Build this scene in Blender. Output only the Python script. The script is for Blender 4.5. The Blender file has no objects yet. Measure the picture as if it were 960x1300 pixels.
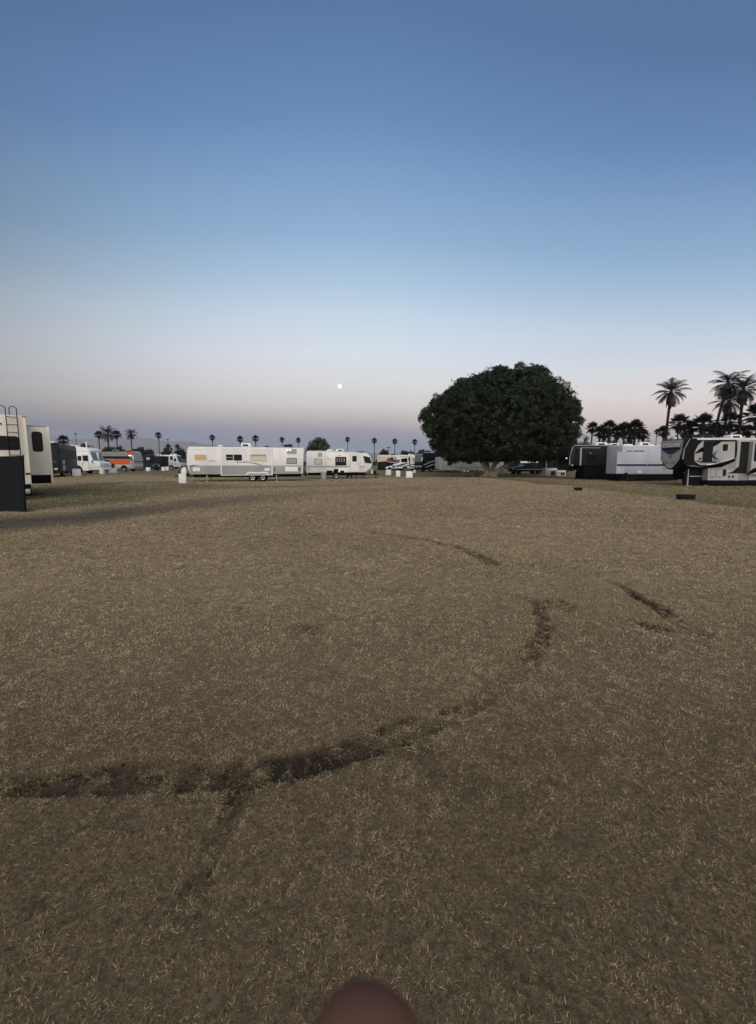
import bpy, bmesh, math, random
import numpy as np
from mathutils import Vector
from math import sin, cos, pi, radians, sqrt, atan2, atan

SC = bpy.context.scene
COL = SC.collection
random.seed(7)
RNG = np.random.default_rng(11)

# ------------------------------------------------------------------ camera
F, UC, VC, HZ, H = 481.0, 480.0, 640.0, 591.0, 1.55      # focal length in px, principal point, horizon row, eye height
PITCH = atan((VC - HZ) / F)
cam = bpy.data.cameras.new('camera')
cam.sensor_fit = 'HORIZONTAL'; cam.sensor_width = 36.0; cam.lens = F / 960 * 36
cam.shift_y = -10 / 960
cam.clip_start = 0.01; cam.clip_end = 40000
cam.dof.use_dof = True; cam.dof.focus_distance = 12.0; cam.dof.aperture_fstop = 14.0   # the 1 mm opening of a phone lens
camo = bpy.data.objects.new('camera', cam); COL.objects.link(camo)
camo.location = (0, 0, H); camo.rotation_euler = (pi / 2 - PITCH, 0, 0)
SC.camera = camo

# ------------------------------------------------------------------ sky, sun, exposure
def lin(r, g, b):
    f = lambda c: (c / 255 / 12.92) if c / 255 <= .04045 else ((c / 255 + .055) / 1.055) ** 2.4
    return (f(r), f(g), f(b), 1)

W = bpy.data.worlds.new('World'); SC.world = W; W.use_nodes = True
nt = W.node_tree; nt.nodes.clear()
def N(t, **k):
    n = nt.nodes.new(t)
    for a, b in k.items(): setattr(n, a, b)
    return n
def M(op, a, b=None, c=None, clamp=False):
    n = N('ShaderNodeMath', operation=op, use_clamp=clamp)
    for i, x in enumerate((a, b, c)):
        if x is None: continue
        if isinstance(x, (int, float)): n.inputs[i].default_value = x
        else: nt.links.new(x, n.inputs[i])
    return n.outputs[0]
tc = N('ShaderNodeTexCoord'); sx = N('ShaderNodeSeparateXYZ'); nt.links.new(tc.outputs['Generated'], sx.inputs[0])
el = M('MULTIPLY', M('ARCSINE', sx.outputs['Z']), 180 / pi / 90)
# the pink and blue bands form an arch: highest opposite the afterglow, lower and dimmer to both sides
hl = M('SQRT', M('ADD', M('POWER', sx.outputs['X'], 2), M('POWER', sx.outputs['Y'], 2)))
cosaz = M('DIVIDE', sx.outputs['Y'], M('MAXIMUM', hl, .001))
side = M('SUBTRACT', 1.0, M('MAXIMUM', cosaz, 0.0))
sinaz = M('DIVIDE', sx.outputs['X'], M('MAXIMUM', hl, .001))
elf = M('ADD', M('MULTIPLY', el, M('ADD', 1.0, M('MULTIPLY', side, .95))), M('ADD', M('MULTIPLY', sinaz, 1.4 / 90), M('MULTIPLY', M('MAXIMUM', sinaz, 0.0), 3.0 / 90)))
ramp = N('ShaderNodeValToRGB'); nt.links.new(elf, ramp.inputs[0])
SKY = [(0.0, (132, 139, 154)), (3.0, (132.8, 145.7, 160.8)), (4.8, (162.5, 153.6, 168.5)), (6.5, (202.3, 191.1, 184.7)), (8.7, (229.1, 221.5, 217.3)), (12, (235.1, 234.0, 234.3)), (15.7, (228.7, 236.5, 245.1)), (20.7, (204.9, 222.9, 240.9)), (24.5, (176.5, 204.7, 230.1)), (29.4, (145.5, 181.1, 215.8)), (39.7, (97.9, 138.2, 187.1)), (47.3, (78.1, 114.7, 160.1)), (62, (78, 106, 150)), (90, (70, 96, 140))]
cr = ramp.color_ramp
while len(cr.elements) < len(SKY): cr.elements.new(1.0)
for e, (d, c) in zip(cr.elements, SKY):
    e.position = d / 90; e.color = lin(*c)
low = N('ShaderNodeMapRange', interpolation_type='SMOOTHSTEP'); nt.links.new(el, low.inputs[0])
low.inputs[1].default_value = 50 / 90; low.inputs[2].default_value = 20 / 90
dim = M('SUBTRACT', 1.0, M('MULTIPLY', M('MULTIPLY', M('MINIMUM', side, .35), low.outputs[0]), M('SUBTRACT', .80, M('MULTIPLY', sinaz, .95))), clamp=True)
# the pink is warmer towards the right
lo2 = N('ShaderNodeMapRange', interpolation_type='SMOOTHSTEP'); nt.links.new(el, lo2.inputs[0]); lo2.inputs[1].default_value = 15 / 90; lo2.inputs[2].default_value = 6 / 90
wt = M('MULTIPLY', M('MAXIMUM', sinaz, 0.0), lo2.outputs[0])
wv = N('ShaderNodeCombineXYZ'); nt.links.new(M('MULTIPLY_ADD', wt, .40, 1.0), wv.inputs[0]); nt.links.new(M('MULTIPLY_ADD', wt, .16, 1.0), wv.inputs[1]); nt.links.new(M('MULTIPLY_ADD', wt, .02, 1.0), wv.inputs[2])
warm = N('ShaderNodeVectorMath', operation='MULTIPLY'); nt.links.new(ramp.outputs[0], warm.inputs[0]); nt.links.new(wv.outputs[0], warm.inputs[1])
mul = N('ShaderNodeVectorMath', operation='SCALE'); nt.links.new(warm.outputs[0], mul.inputs[0]); nt.links.new(dim, mul.inputs['Scale'])
# afterglow on the other side, behind the photographer
glow = N('ShaderNodeValToRGB'); nt.links.new(el, glow.inputs[0])
GL = [(0, (1.20, .88, .62)), (6, (1.2, .98, .78)), (16, (1.05, .98, .90)), (35, (.90, .89, .88)), (62, (.74, .76, .79)), (90, (.32, .36, .44))]
g = glow.color_ramp
while len(g.elements) < len(GL): g.elements.new(1.0)
for e, (d, c) in zip(g.elements, GL): e.position = d / 90; e.color = (*c, 1)
back = N('ShaderNodeMapRange', interpolation_type='SMOOTHSTEP'); nt.links.new(cosaz, back.inputs[0])
back.inputs[1].default_value = .15; back.inputs[2].default_value = -.75
gs = N('ShaderNodeVectorMath', operation='SCALE'); nt.links.new(glow.outputs[0], gs.inputs[0]); gs.inputs['Scale'].default_value = 1.0
mix = N('ShaderNodeMix', data_type='VECTOR'); nt.links.new(back.outputs[0], mix.inputs['Factor'])
nt.links.new(mul.outputs[0], mix.inputs[4]); nt.links.new(gs.outputs[0], mix.inputs[5])
bg = N('ShaderNodeBackground'); nt.links.new(mix.outputs[1], bg.inputs[0]); bg.inputs[1].default_value = 1.0
# a touch of physical dusk air over it
sky = N('ShaderNodeTexSky', sky_type='NISHITA'); sky.sun_disc = False
sky.sun_elevation = radians(4); sky.sun_rotation = radians(184)
bg2 = N('ShaderNodeBackground'); nt.links.new(sky.outputs[0], bg2.inputs[0]); bg2.inputs[1].default_value = .004
add = N('ShaderNodeAddShader'); nt.links.new(bg.outputs[0], add.inputs[0]); nt.links.new(bg2.outputs[0], add.inputs[1])
out = N('ShaderNodeOutputWorld'); nt.links.new(add.outputs[0], out.inputs[0])

sun = bpy.data.lights.new('sun', 'SUN'); sun.energy = 1.7; sun.angle = radians(60); sun.color = (1, .93, .85)
suno = bpy.data.objects.new('sun', sun); COL.objects.link(suno)
SUN_DIR = Vector((sin(radians(4)) * cos(radians(32)), cos(radians(32)) * cos(radians(4)), -sin(radians(32))))   # travels away from the photographer
suno.rotation_euler = SUN_DIR.to_track_quat('-Z', 'Y').to_euler()
suno.location = (0, -30, 20)
vs = SC.view_settings
vs.view_transform = 'Standard'; vs.look = 'None'; vs.exposure = 0; vs.gamma = 1; vs.use_curve_mapping = False
SC.cycles.max_bounces = 6; SC.cycles.diffuse_bounces = 3; SC.cycles.glossy_bounces = 3
SC.cycles.transparent_max_bounces = 8; SC.cycles.volume_bounces = 1
SC.cycles.use_denoising = True

# ------------------------------------------------------------------ measuring helpers
def ray(u, v):
    a, b = (u - UC) / F, (VC - v) / F
    return a, cos(PITCH) + b * sin(PITCH), -sin(PITCH) + b * cos(PITCH)
def smooth(a, b, x):
    t = np.clip((x - a) / (b - a), 0, 1); return t * t * (3 - 2 * t)
def terrain(X, Y):
    r = .5 * smooth(58, 76, Y) + .45 * smooth(78, 112, Y)
    l = .36 * smooth(25, 33, -X) * smooth(30, 44, Y)
    return np.maximum(r, l)
def gz(X, Y): return float(terrain(np.float64(X), np.float64(Y)))
def at(u, Y):                      # ground X under image column u at distance Y
    return (u - UC) / F * Y / cos(PITCH) * 1.0 if False else (u - UC) / F * Y / (cos(PITCH) + (VC - HZ) / F * sin(PITCH))
def zat(v, Y):
    a, y, z = ray(UC, v); return H + z * Y / y
def G(u, v):
    a, y, z = ray(u, v); t = -H / z; return a * t, y * t

# ------------------------------------------------------------------ mesh helpers
class MB:
    def __init__(s): s.v = []; s.f = []
    def add(s, vs, fs):
        o = len(s.v); s.v += [tuple(p) for p in vs]; s.f += [tuple(i + o for i in f) for f in fs]; return s
    def loft(s, a, b):
        n = len(a)
        return s.add(list(a) + list(b), [tuple(range(n))[::-1], tuple(range(n, 2 * n))] + [(i, (i + 1) % n, n + (i + 1) % n, n + i) for i in range(n)])
    def box(s, x0, x1, y0, y1, z0, z1, tx=0, ty=0):
        a = [(x0, y0, z0), (x1, y0, z0), (x1, y1, z0), (x0, y1, z0)]
        b = [(x0 + tx, y0 + ty, z1), (x1 - tx, y0 + ty, z1), (x1 - tx, y1 - ty, z1), (x0 + tx, y1 - ty, z1)]
        return s.loft(a, b)
    def tube(s, path, rad, n=8, cap=True):
        P = [Vector(p) for p in path]; R = rad if isinstance(rad, (list, tuple)) else [rad] * len(P)
        rings = []; up = Vector((0, 0, 1))
        prev = None
        for i, p in enumerate(P):
            d = (P[min(i + 1, len(P) - 1)] - P[max(i - 1, 0)]).normalized()
            ref = prev if prev is not None else (Vector((1, 0, 0)) if abs(d.z) > .8 else up)
            a = (ref - d * ref.dot(d)); a = a.normalized() if a.length > 1e-6 else d.orthogonal().normalized()
            prev = a; b = d.cross(a)
            rings.append([p + a * (R[i] * cos(2 * pi * k / n)) + b * (R[i] * sin(2 * pi * k / n)) for k in range(n)])
        vs = [q for r in rings for q in r]; fs = []
        for i in range(len(P) - 1):
            for k in range(n):
                fs.append((i * n + k, i * n + (k + 1) % n, (i + 1) * n + (k + 1) % n, (i + 1) * n + k))
        if cap:
            fs.append(tuple(range(n))[::-1]); m = (len(P) - 1) * n; fs.append(tuple(range(m, m + n)))
        return s.add(vs, fs)
    def lathe_y(s, c, prof, n=20):            # prof: (radius, y offset), closed loop not needed
        vs = []; fs = []
        for r, y in prof:
            vs += [(c[0] + r * cos(2 * pi * k / n), c[1] + y, c[2] + r * sin(2 * pi * k / n)) for k in range(n)]
        for i in range(len(prof) - 1):
            for k in range(n): fs.append((i * n + k, i * n + (k + 1) % n, (i + 1) * n + (k + 1) % n, (i + 1) * n + k))
        fs.append(tuple(range(n))); m = (len(prof) - 1) * n; fs.append(tuple(range(m, m + n)))
        return s.add(vs, fs)
    def ell(s, c, r, n=14, m=9):
        vs = []; fs = []
        for j in range(m + 1):
            t = pi * j / m
            for k in range(n):
                p = 2 * pi * k / n; vs.append((c[0] + r[0] * sin(t) * cos(p), c[1] + r[1] * sin(t) * sin(p), c[2] + r[2] * cos(t)))
        for j in range(m):
            for k in range(n): fs.append((j * n + k, (j + 1) * n + k, (j + 1) * n + (k + 1) % n, j * n + (k + 1) % n))
        return s.add(vs, fs)
    def build(s, name, mat, parent=None, bevel=0, seg=2, loc=None, ang=32):
        me = bpy.data.meshes.new(name); bm = bmesh.new()
        vv = [bm.verts.new(p) for p in s.v]
        for f in s.f:
            try: bm.faces.new([vv[i] for i in f])
            except ValueError: pass
        bmesh.ops.remove_doubles(bm, verts=bm.verts, dist=1e-5)
        bmesh.ops.recalc_face_normals(bm, faces=bm.faces)
        if bevel:
            es = [e for e in bm.edges if len(e.link_faces) == 2 and e.calc_face_angle(0) > radians(25)]
            bmesh.ops.bevel(bm, geom=es, offset=bevel, segments=seg, profile=.5, affect='EDGES', clamp_overlap=True)
        for f in bm.faces: f.smooth = True
        for e in bm.edges:
            if len(e.link_faces) == 2 and e.calc_face_angle(0) > radians(ang): e.smooth = False
        bm.to_mesh(me); bm.free()
        o = bpy.data.objects.new(name, me); COL.objects.link(o); me.materials.append(mat)
        if parent: o.parent = parent
        if loc: o.location = loc
        return o

def np_mesh(name, V, faces_per, mat, parent=None, attrs=None, smooth_=False):
    """V (n,k,3): n polygons of k corners each, unshared"""
    n, k, _ = V.shape
    me = bpy.data.meshes.new(name)
    me.vertices.add(n * k); me.vertices.foreach_set('co', V.reshape(-1).astype(np.float32))
    me.loops.add(n * k); me.loops.foreach_set('vertex_index', np.arange(n * k, dtype=np.int32))
    me.polygons.add(n); me.polygons.foreach_set('loop_start', np.arange(0, n * k, k, dtype=np.int32))
    for a, val in (attrs or {}).items():
        at_ = me.attributes.new(a, 'FLOAT', 'POINT'); at_.data.foreach_set('value', np.repeat(val, k).astype(np.float32))
    me.update(calc_edges=True)
    o = bpy.data.objects.new(name, me); COL.objects.link(o); me.materials.append(mat)
    if parent: o.parent = parent
    return o

def tag(o, label=None, cat=None, group=None, kind=None):
    if label: o['label'] = label
    if cat: o['category'] = cat
    if group: o['group'] = group
    if kind: o['kind'] = kind
    return o
def empty(name, loc, rz=0, label=None, cat=None, group=None):
    o = bpy.data.objects.new(name, None); COL.objects.link(o); o.location = loc; o.rotation_euler = (0, 0, rz); o.empty_display_size = .3
    return tag(o, label, cat, group)

# ------------------------------------------------------------------ materials
MATS = {}
def mat(name, col, rough=.5, metal=0, spec=.5, var=.0, scale=3.0, emit=None, bump=0, bscale=60, streak=0):
    if name in MATS: return MATS[name]
    m = bpy.data.materials.new(name); m.use_nodes = True; t = m.node_tree; b = t.nodes['Principled BSDF']
    b.inputs['Roughness'].default_value = rough; b.inputs['Metallic'].default_value = metal
    b.inputs['Specular IOR Level'].default_value = spec
    b.inputs['Base Color'].default_value = (*col, 1)
    tcn = t.nodes.new('ShaderNodeTexCoord')
    if var:
        nz = t.nodes.new('ShaderNodeTexNoise'); nz.inputs['Scale'].default_value = scale; nz.inputs['Detail'].default_value = 6
        mp = t.nodes.new('ShaderNodeMapping'); mp.inputs['Scale'].default_value = (1, 1, .35 if streak else 1)
        t.links.new(tcn.outputs['Object'], mp.inputs[0]); t.links.new(mp.outputs[0], nz.inputs[0])
        r = t.nodes.new('ShaderNodeValToRGB'); t.links.new(nz.outputs[0], r.inputs[0])
        r.color_ramp.elements[0].position = .35; r.color_ramp.elements[1].position = .65
        r.color_ramp.elements[0].color = tuple(c * (1 - var) for c in col) + (1,); r.color_ramp.elements[1].color = tuple(min(1, c * (1 + var * .5)) for c in col) + (1,)
        t.links.new(r.outputs[0], b.inputs['Base Color'])
    if bump:
        nb = t.nodes.new('ShaderNodeTexNoise'); nb.inputs['Scale'].default_value = bscale; nb.inputs['Detail'].default_value = 4
        t.links.new(tcn.outputs['Object'], nb.inputs[0])
        bn = t.nodes.new('ShaderNodeBump'); bn.inputs['Strength'].default_value = bump; t.links.new(nb.outputs[0], bn.inputs['Height'])
        t.links.new(bn.outputs[0], b.inputs['Normal'])
    if emit:
        b.inputs['Emission Color'].default_value = (*emit[:3], 1); b.inputs['Emission Strength'].default_value = emit[3]
    MATS[name] = m; return m
def siding(name, col, pitch=.2):
    """painted aluminium siding with pressed horizontal ribs"""
    m = mat(name, col, .38, 0, .5, .10, 1.2, streak=1); t = m.node_tree; b = t.nodes['Principled BSDF']
    if t.nodes.get('Wave Texture'): return m
    tcn = t.nodes.new('ShaderNodeTexCoord'); w = t.nodes.new('ShaderNodeTexWave'); w.bands_direction = 'Z'
    w.inputs['Scale'].default_value = 1 / pitch / 3.18; t.links.new(tcn.outputs['Object'], w.inputs[0])
    r = t.nodes.new('ShaderNodeValToRGB'); r.color_ramp.elements[0].position = .02; r.color_ramp.elements[1].position = .22
    t.links.new(w.outputs['Fac'], r.inputs[0])
    bn = t.nodes.new('ShaderNodeBump'); bn.inputs['Strength'].default_value = .8; bn.inputs['Distance'].default_value = .012
    t.links.new(r.outputs[0], bn.inputs['Height']); t.links.new(bn.outputs[0], b.inputs['Normal'])
    return m
WHITE = mat('white_gelcoat', (.72, .725, .72), .30, 0, .5, .10, 1.3, streak=1)
WHITE2 = mat('clean_white', (.80, .80, .79), .28, 0, .5, .05, 2)
CREAM = mat('cream_gelcoat', (.76, .73, .64), .32, 0, .5, .10, 1.1, streak=1)
TAN = mat('tan_paint', (.52, .44, .31), .35, 0, .5, .08, 1.5)
BLACK = mat('black_paint', (.006, .006, .008), .5, 0, .12, .2, 2)
CHAR = mat('charcoal_paint', (.013, .014, .017), .5, 0, .16, .15, 1.2)
GREY = mat('grey_paint', (.30, .30, .31), .38, 0, .5, .10, 1.4, streak=1)
LGREY = mat('light_grey_paint', (.50, .50, .50), .38, 0, .5, .10, 1.4, streak=1)
SILVER = mat('silver_paint', (.52, .53, .55), .30, .5, .5, .06, 1.5)
PANELG = mat('pearl_grey_paint', (.37, .37, .365), .36, 0, .4, .08, 1.4)
ORANGE = mat('orange_paint', (.52, .085, .022), .32, 0, .5, .12, 1.5)
NAVY = mat('navy_decal', (.022, .032, .075), .35, 0, .5)
BLUEG = mat('blue_grey_decal', (.16, .23, .30), .35)
MAROON = mat('maroon_paint', (.12, .035, .030), .3, 0, .5, .1, 2)
DGREEN = mat('dark_green_paint', (.022, .034, .030), .35, 0, .5, .2, 2)
GLASS = mat('dark_glass', (.010, .012, .016), .10, 0, .16)
WGLASS = mat('windscreen_glass', (.09, .12, .13), .05, 0, .8)
BLIND = mat('window_blind', (.50, .50, .48), .7, 0, .3, .1, 8)
CREAMBLIND = mat('cream_blind', (.62, .57, .42), .7, 0, .3, .08, 8)
AMBER = mat('amber_curtain', (.60, .43, .15), .8, 0, .2, .15, 9)
RUBBER = mat('rubber', (.010, .010, .010), .9, 0, .1, .3, 6)
CHASSIS = mat('chassis_black', (.007, .007, .007), .8, 0, .08, .3, 4)
STEEL = mat('galvanised_steel', (.42, .43, .44), .42, .8, .5, .2, 8)
RIM = mat('wheel_rim', (.55, .55, .55), .38, .6, .5, .1, 8)
PLASTIC = mat('white_plastic', (.80, .80, .79), .55, 0, .4, .10, 5)
GPLASTIC = mat('grey_plastic', (.36, .37, .38), .6, 0, .4, .12, 5)
BPLASTIC = mat('black_plastic', (.010, .010, .012), .65, 0, .15, .2, 10)
REDL = mat('red_lens', (.16, .010, .008), .2, 0, .5)
AMBL = mat('amber_lens', (.55, .2, .02), .25, 0, .5)
LAMP = mat('lit_lamp', (.9, .88, .8), .4, 0, .5, emit=(1, .93, .8, 2.2))
LAMPDIM = mat('dim_lit_lamp', (.9, .88, .8), .4, 0, .5, emit=(1, .93, .8, .9))
SCREEN = mat('dark_screen_fabric', (.012, .015, .018), .85, 0, .1, .2, 30, bump=.3, bscale=200)
WOOD = mat('weathered_wood', (.16, .10, .06), .75, 0, .2, .3, 9)
REDWOOD = mat('orange_red_plastic', (.48, .11, .05), .55, 0, .4, .15, 8)
# ------------------------------------------------------------------ vehicle builder
def rrect(x0, z0, x1, z1, r=.04, n=4):
    if x0 > x1: x0, x1 = x1, x0
    if z0 > z1: z0, z1 = z1, z0
    r = min(r, (x1 - x0) * .45, (z1 - z0) * .45); pts = []
    for cx, cz, a0 in ((x1 - r, z1 - r, 0), (x0 + r, z1 - r, 90), (x0 + r, z0 + r, 180), (x1 - r, z0 + r, 270)):
        for i in range(n + 1):
            a = radians(a0 + 90 * i / n); pts.append((cx + r * cos(a), cz + r * sin(a)))
    return pts

class Veh:
    """A vehicle standing on the ground; its near side runs between two ground points, its nose at 'L' or 'R'."""
    def __init__(s, name, label, cat, p0, p1, front, w, group=None):
        (x0, y0), (x1, y1) = p0, p1
        d = Vector((x1 - x0, y1 - y0)); s.len = d.length; d.normalize()
        s.h = -d if front == 'L' else d
        n = Vector((-s.h.y, s.h.x)); c = Vector(((x0 + x1) / 2, (y0 + y1) / 2))
        s.s = 1 if n.dot(-c) > 0 else -1
        s.n = n * s.s; s.w = w; s.p0 = Vector(p0)
        s.c = c - s.n * w / 2; s.gz = gz(s.c.x, s.c.y)
        s.root = empty(name, (s.c.x, s.c.y, s.gz), atan2(s.h.y, s.h.x), label, cat, group)
        s.xf, s.xr = s.len / 2, -s.len / 2
    def P(s, u, v, off=0):                       # picture point on the near side -> (x, z) of the vehicle
        a, y, z = ray(u, v); D = Vector((a, y)); q = s.p0 + s.n * off
        t = q.dot(s.n) / D.dot(s.n); p = D * t
        return (p - s.c).dot(s.h), H + z * t - s.gz
    def PF(s, u, v, xf):                         # picture point on a cross plane at local x -> (y, z)
        a, y, z = ray(u, v); D = Vector((a, y)); q = s.c + s.h * xf
        t = q.dot(s.h) / D.dot(s.h); p = D * t
        n = Vector((-s.h.y, s.h.x)); return (p - s.c).dot(n), H + z * t - s.gz
    def y(s, yn): return s.s * yn
    def prism(s, name, pts, m, y0=None, y1=None, bevel=.06, seg=2, parent=None):
        y0 = -s.w / 2 if y0 is None else y0; y1 = s.w / 2 if y1 is None else y1
        return MB().loft([(x, s.y(y0), z) for x, z in pts], [(x, s.y(y1), z) for x, z in pts]).build(name, m, parent or s.root, bevel, seg)
    def body(s, pts, m, name='body', bevel=.06): return s.prism(name, pts, m, bevel=bevel)
    def panel(s, name, pts, m, t=.012, off=0, parent=None, bevel=0):
        y0, y1 = s.w / 2 + off - .012, s.w / 2 + off + t
        return MB().loft([(x, s.y(y0), z) for x, z in pts], [(x, s.y(y1), z) for x, z in pts]).build(name, m, parent or s.root, bevel)
    def ppx(s, name, px, m, t=.012, off=0, parent=None): return s.panel(name, [s.P(u, v, off) for u, v in px], m, t, off, parent)
    def rpx(s, name, u0, v0, u1, v1, m, t=.012, r=.05, off=0, parent=None):
        um, vm = (u0 + u1) / 2, (v0 + v1) / 2
        x0, x1 = s.P(u0, vm, off)[0], s.P(u1, vm, off)[0]; z0, z1 = s.P(um, v0, off)[1], s.P(um, v1, off)[1]
        return s.panel(name, rrect(x0, z0, x1, z1, r), m, t, off, parent)
    def win(s, u0, v0, u1, v1, glass=None, frame=None, off=0, r=.07, b=.045, name='window', bars=(), t=0):
        um, vm = (u0 + u1) / 2, (v0 + v1) / 2
        x0, x1 = sorted((s.P(u0, vm, off)[0], s.P(u1, vm, off)[0])); z0, z1 = sorted((s.P(um, v0, off)[1], s.P(um, v1, off)[1]))
        f = s.panel(name, rrect(x0, z0, x1, z1, r), frame or BPLASTIC, .022 + t, off)
        s.panel('pane', rrect(x0 + b, z0 + b, x1 - b, z1 - b, r), glass or GLASS, .027 + t, off, f)
        for k in bars:
            if k < 1: s.panel('bar', rrect(x0 + b, z0 + (z1 - z0) * k - .018, x1 - b, z0 + (z1 - z0) * k + .018, .005), frame or BPLASTIC, .034 + t, off, f)
            else: s.panel('bar', rrect(x0 + (x1 - x0) * (k - 1) - .018, z0 + b, x0 + (x1 - x0) * (k - 1) + .018, z1 - b, .005), frame or BPLASTIC, .036 + t, off, f)
        return f
    def door(s, u0, v0, u1, v1, m, off=0, hinge=1, glass=None, wv=None, t=0):
        um, vm = (u0 + u1) / 2, (v0 + v1) / 2
        x0, x1 = sorted((s.P(u0, vm, off)[0], s.P(u1, vm, off)[0])); z0, z1 = sorted((s.P(um, v0, off)[1], s.P(um, v1, off)[1]))
        sh = s.panel('door', rrect(x0, z0, x1, z1, .06), BPLASTIC if m is not BPLASTIC else CHAR, .010 + t, off)
        s.panel('door_leaf', rrect(x0 + .025, z0 + .025, x1 - .025, z1 - .025, .05), m, .022 + t, off, sh)
        hx = x1 - .10 if hinge > 0 else x0 + .10
        s.panel('handle', rrect(hx - .05, z0 + (z1 - z0) * .42, hx + .05, z0 + (z1 - z0) * .42 + .11, .02), BPLASTIC, .04 + t, off, sh)
        if wv:
            q0, q1 = s.P(um, wv[0], off)[1], s.P(um, wv[1], off)[1]
            s.panel('door_window', rrect(x0 + (x1 - x0) * .24, q1, x1 - (x1 - x0) * .24, q0, .05), BPLASTIC, .030 + t, off, sh)
            s.panel('pane', rrect(x0 + (x1 - x0) * .30, q1 + .04, x1 - (x1 - x0) * .30, q0 - .04, .05), glass or GLASS, .034 + t, off, sh)
        return sh
    def wheel(s, x, r=.37, w=.24, inset=.06, both=True, rim=None, rr=.62):
        for sg in ((1, -1) if both else (1,)):
            yc = s.y(sg * (s.w / 2 - inset - w / 2)); o = s.s * sg
            tp = [(r * .55, -w / 2), (r * .93, -w / 2), (r, -w * .36), (r, w * .36), (r * .93, w / 2), (r * rr + .01, w / 2), (r * rr, w * .40)]
            ty = MB().lathe_y((0, 0, 0), [(a, b * o) for a, b in tp], 22).build('wheel', RUBBER, s.root, loc=(x, yc, r - .012))
            rp = [(r * rr, w * .30), (r * rr, w * .46), (r * rr * .86, w * .44), (r * rr * .6, w * .30), (r * .22, w * .36), (r * .18, w * .52), (r * .10, w * .53)]
            MB().lathe_y((0, 0, 0), [(a, b * o) for a, b in rp], 20).build('rim', rim or RIM, ty)
    def box(s, name, x0, x1, y0, y1, z0, z1, m, bevel=.015, tx=0, ty=0, parent=None):
        ya, yb = sorted((s.y(y0), s.y(y1)))
        return MB().box(x0, x1, ya, yb, z0, z1, tx, ty).build(name, m, parent or s.root, bevel)
    def front(s, name, pts, x, m, t=.015, d=1, parent=None, bevel=0):
        """flat piece on a cross face at local x; d=+1 faces forward"""
        return MB().loft([(x - d * .012, y, z) for y, z in pts], [(x + d * t, y, z) for y, z in pts]).build(name, m, parent or s.root, bevel)
    def ac(s, x, z, l=.95, w=.7, h=.30, m=None, grill=True):
        o = s.box('air_conditioner', x - l / 2, x + l / 2, -w / 2, w / 2, z - .02, z + h, m or WHITE2, .05, .10, .06)
        if grill: s.box('grille', x - l * .22, x + l * .30, w / 2 - .055, w / 2 - .010, z + .07, z + h * .68, BPLASTIC, .005, 0, 0, o)
        return o
    def vent(s, x, z, m=None):
        return s.box('roof_vent', x - .24, x + .24, -.2, .28, z - .01, z + .16, m or WHITE2, .04, .06, .06)
    def jack(s, x, yn, z1, m=None):
        o = s.box('stabiliser_jack', x - .04, x + .04, yn - .04, yn + .04, 0.01, z1, m or STEEL, .006)
        s.box('foot', x - .11, x + .11, yn - .11, yn + .11, -.012, .03, m or STEEL, .006, 0, 0, o)
    def curve_stripe(s, name, px, wpx, m, t=.008, off=0):
        """a swoosh: polyline in the picture with a width in metres at each node, laid on the near side"""
        pts = [Vector(s.P(u, v, off)) for u, v in px]; up = []; dn = []
        for i, p in enumerate(pts):
            d = (pts[min(i + 1, len(pts) - 1)] - pts[max(i - 1, 0)]).normalized(); n = Vector((-d.y, d.x)) * (wpx[i] / 2)
            up.append(p + n); dn.append(p - n)
        y0, y1 = s.y(s.w / 2 + off - .01), s.y(s.w / 2 + off + t); mb = MB()
        for i in range(len(pts) - 1):
            q = [up[i], up[i + 1], dn[i + 1], dn[i]]
            mb.loft([(a.x, y0, a.y) for a in q], [(a.x, y1, a.y) for a in q])
        return mb.build(name, m, s.root)
    def undercarriage(s, x0, x1, z0, z1, inset=.25):
        return s.box('chassis', x0, x1, -s.w / 2 + inset, s.w / 2 - inset, z0, z1, CHASSIS, .02)

def px(u, Y): return (at(u, Y), Y)

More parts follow.
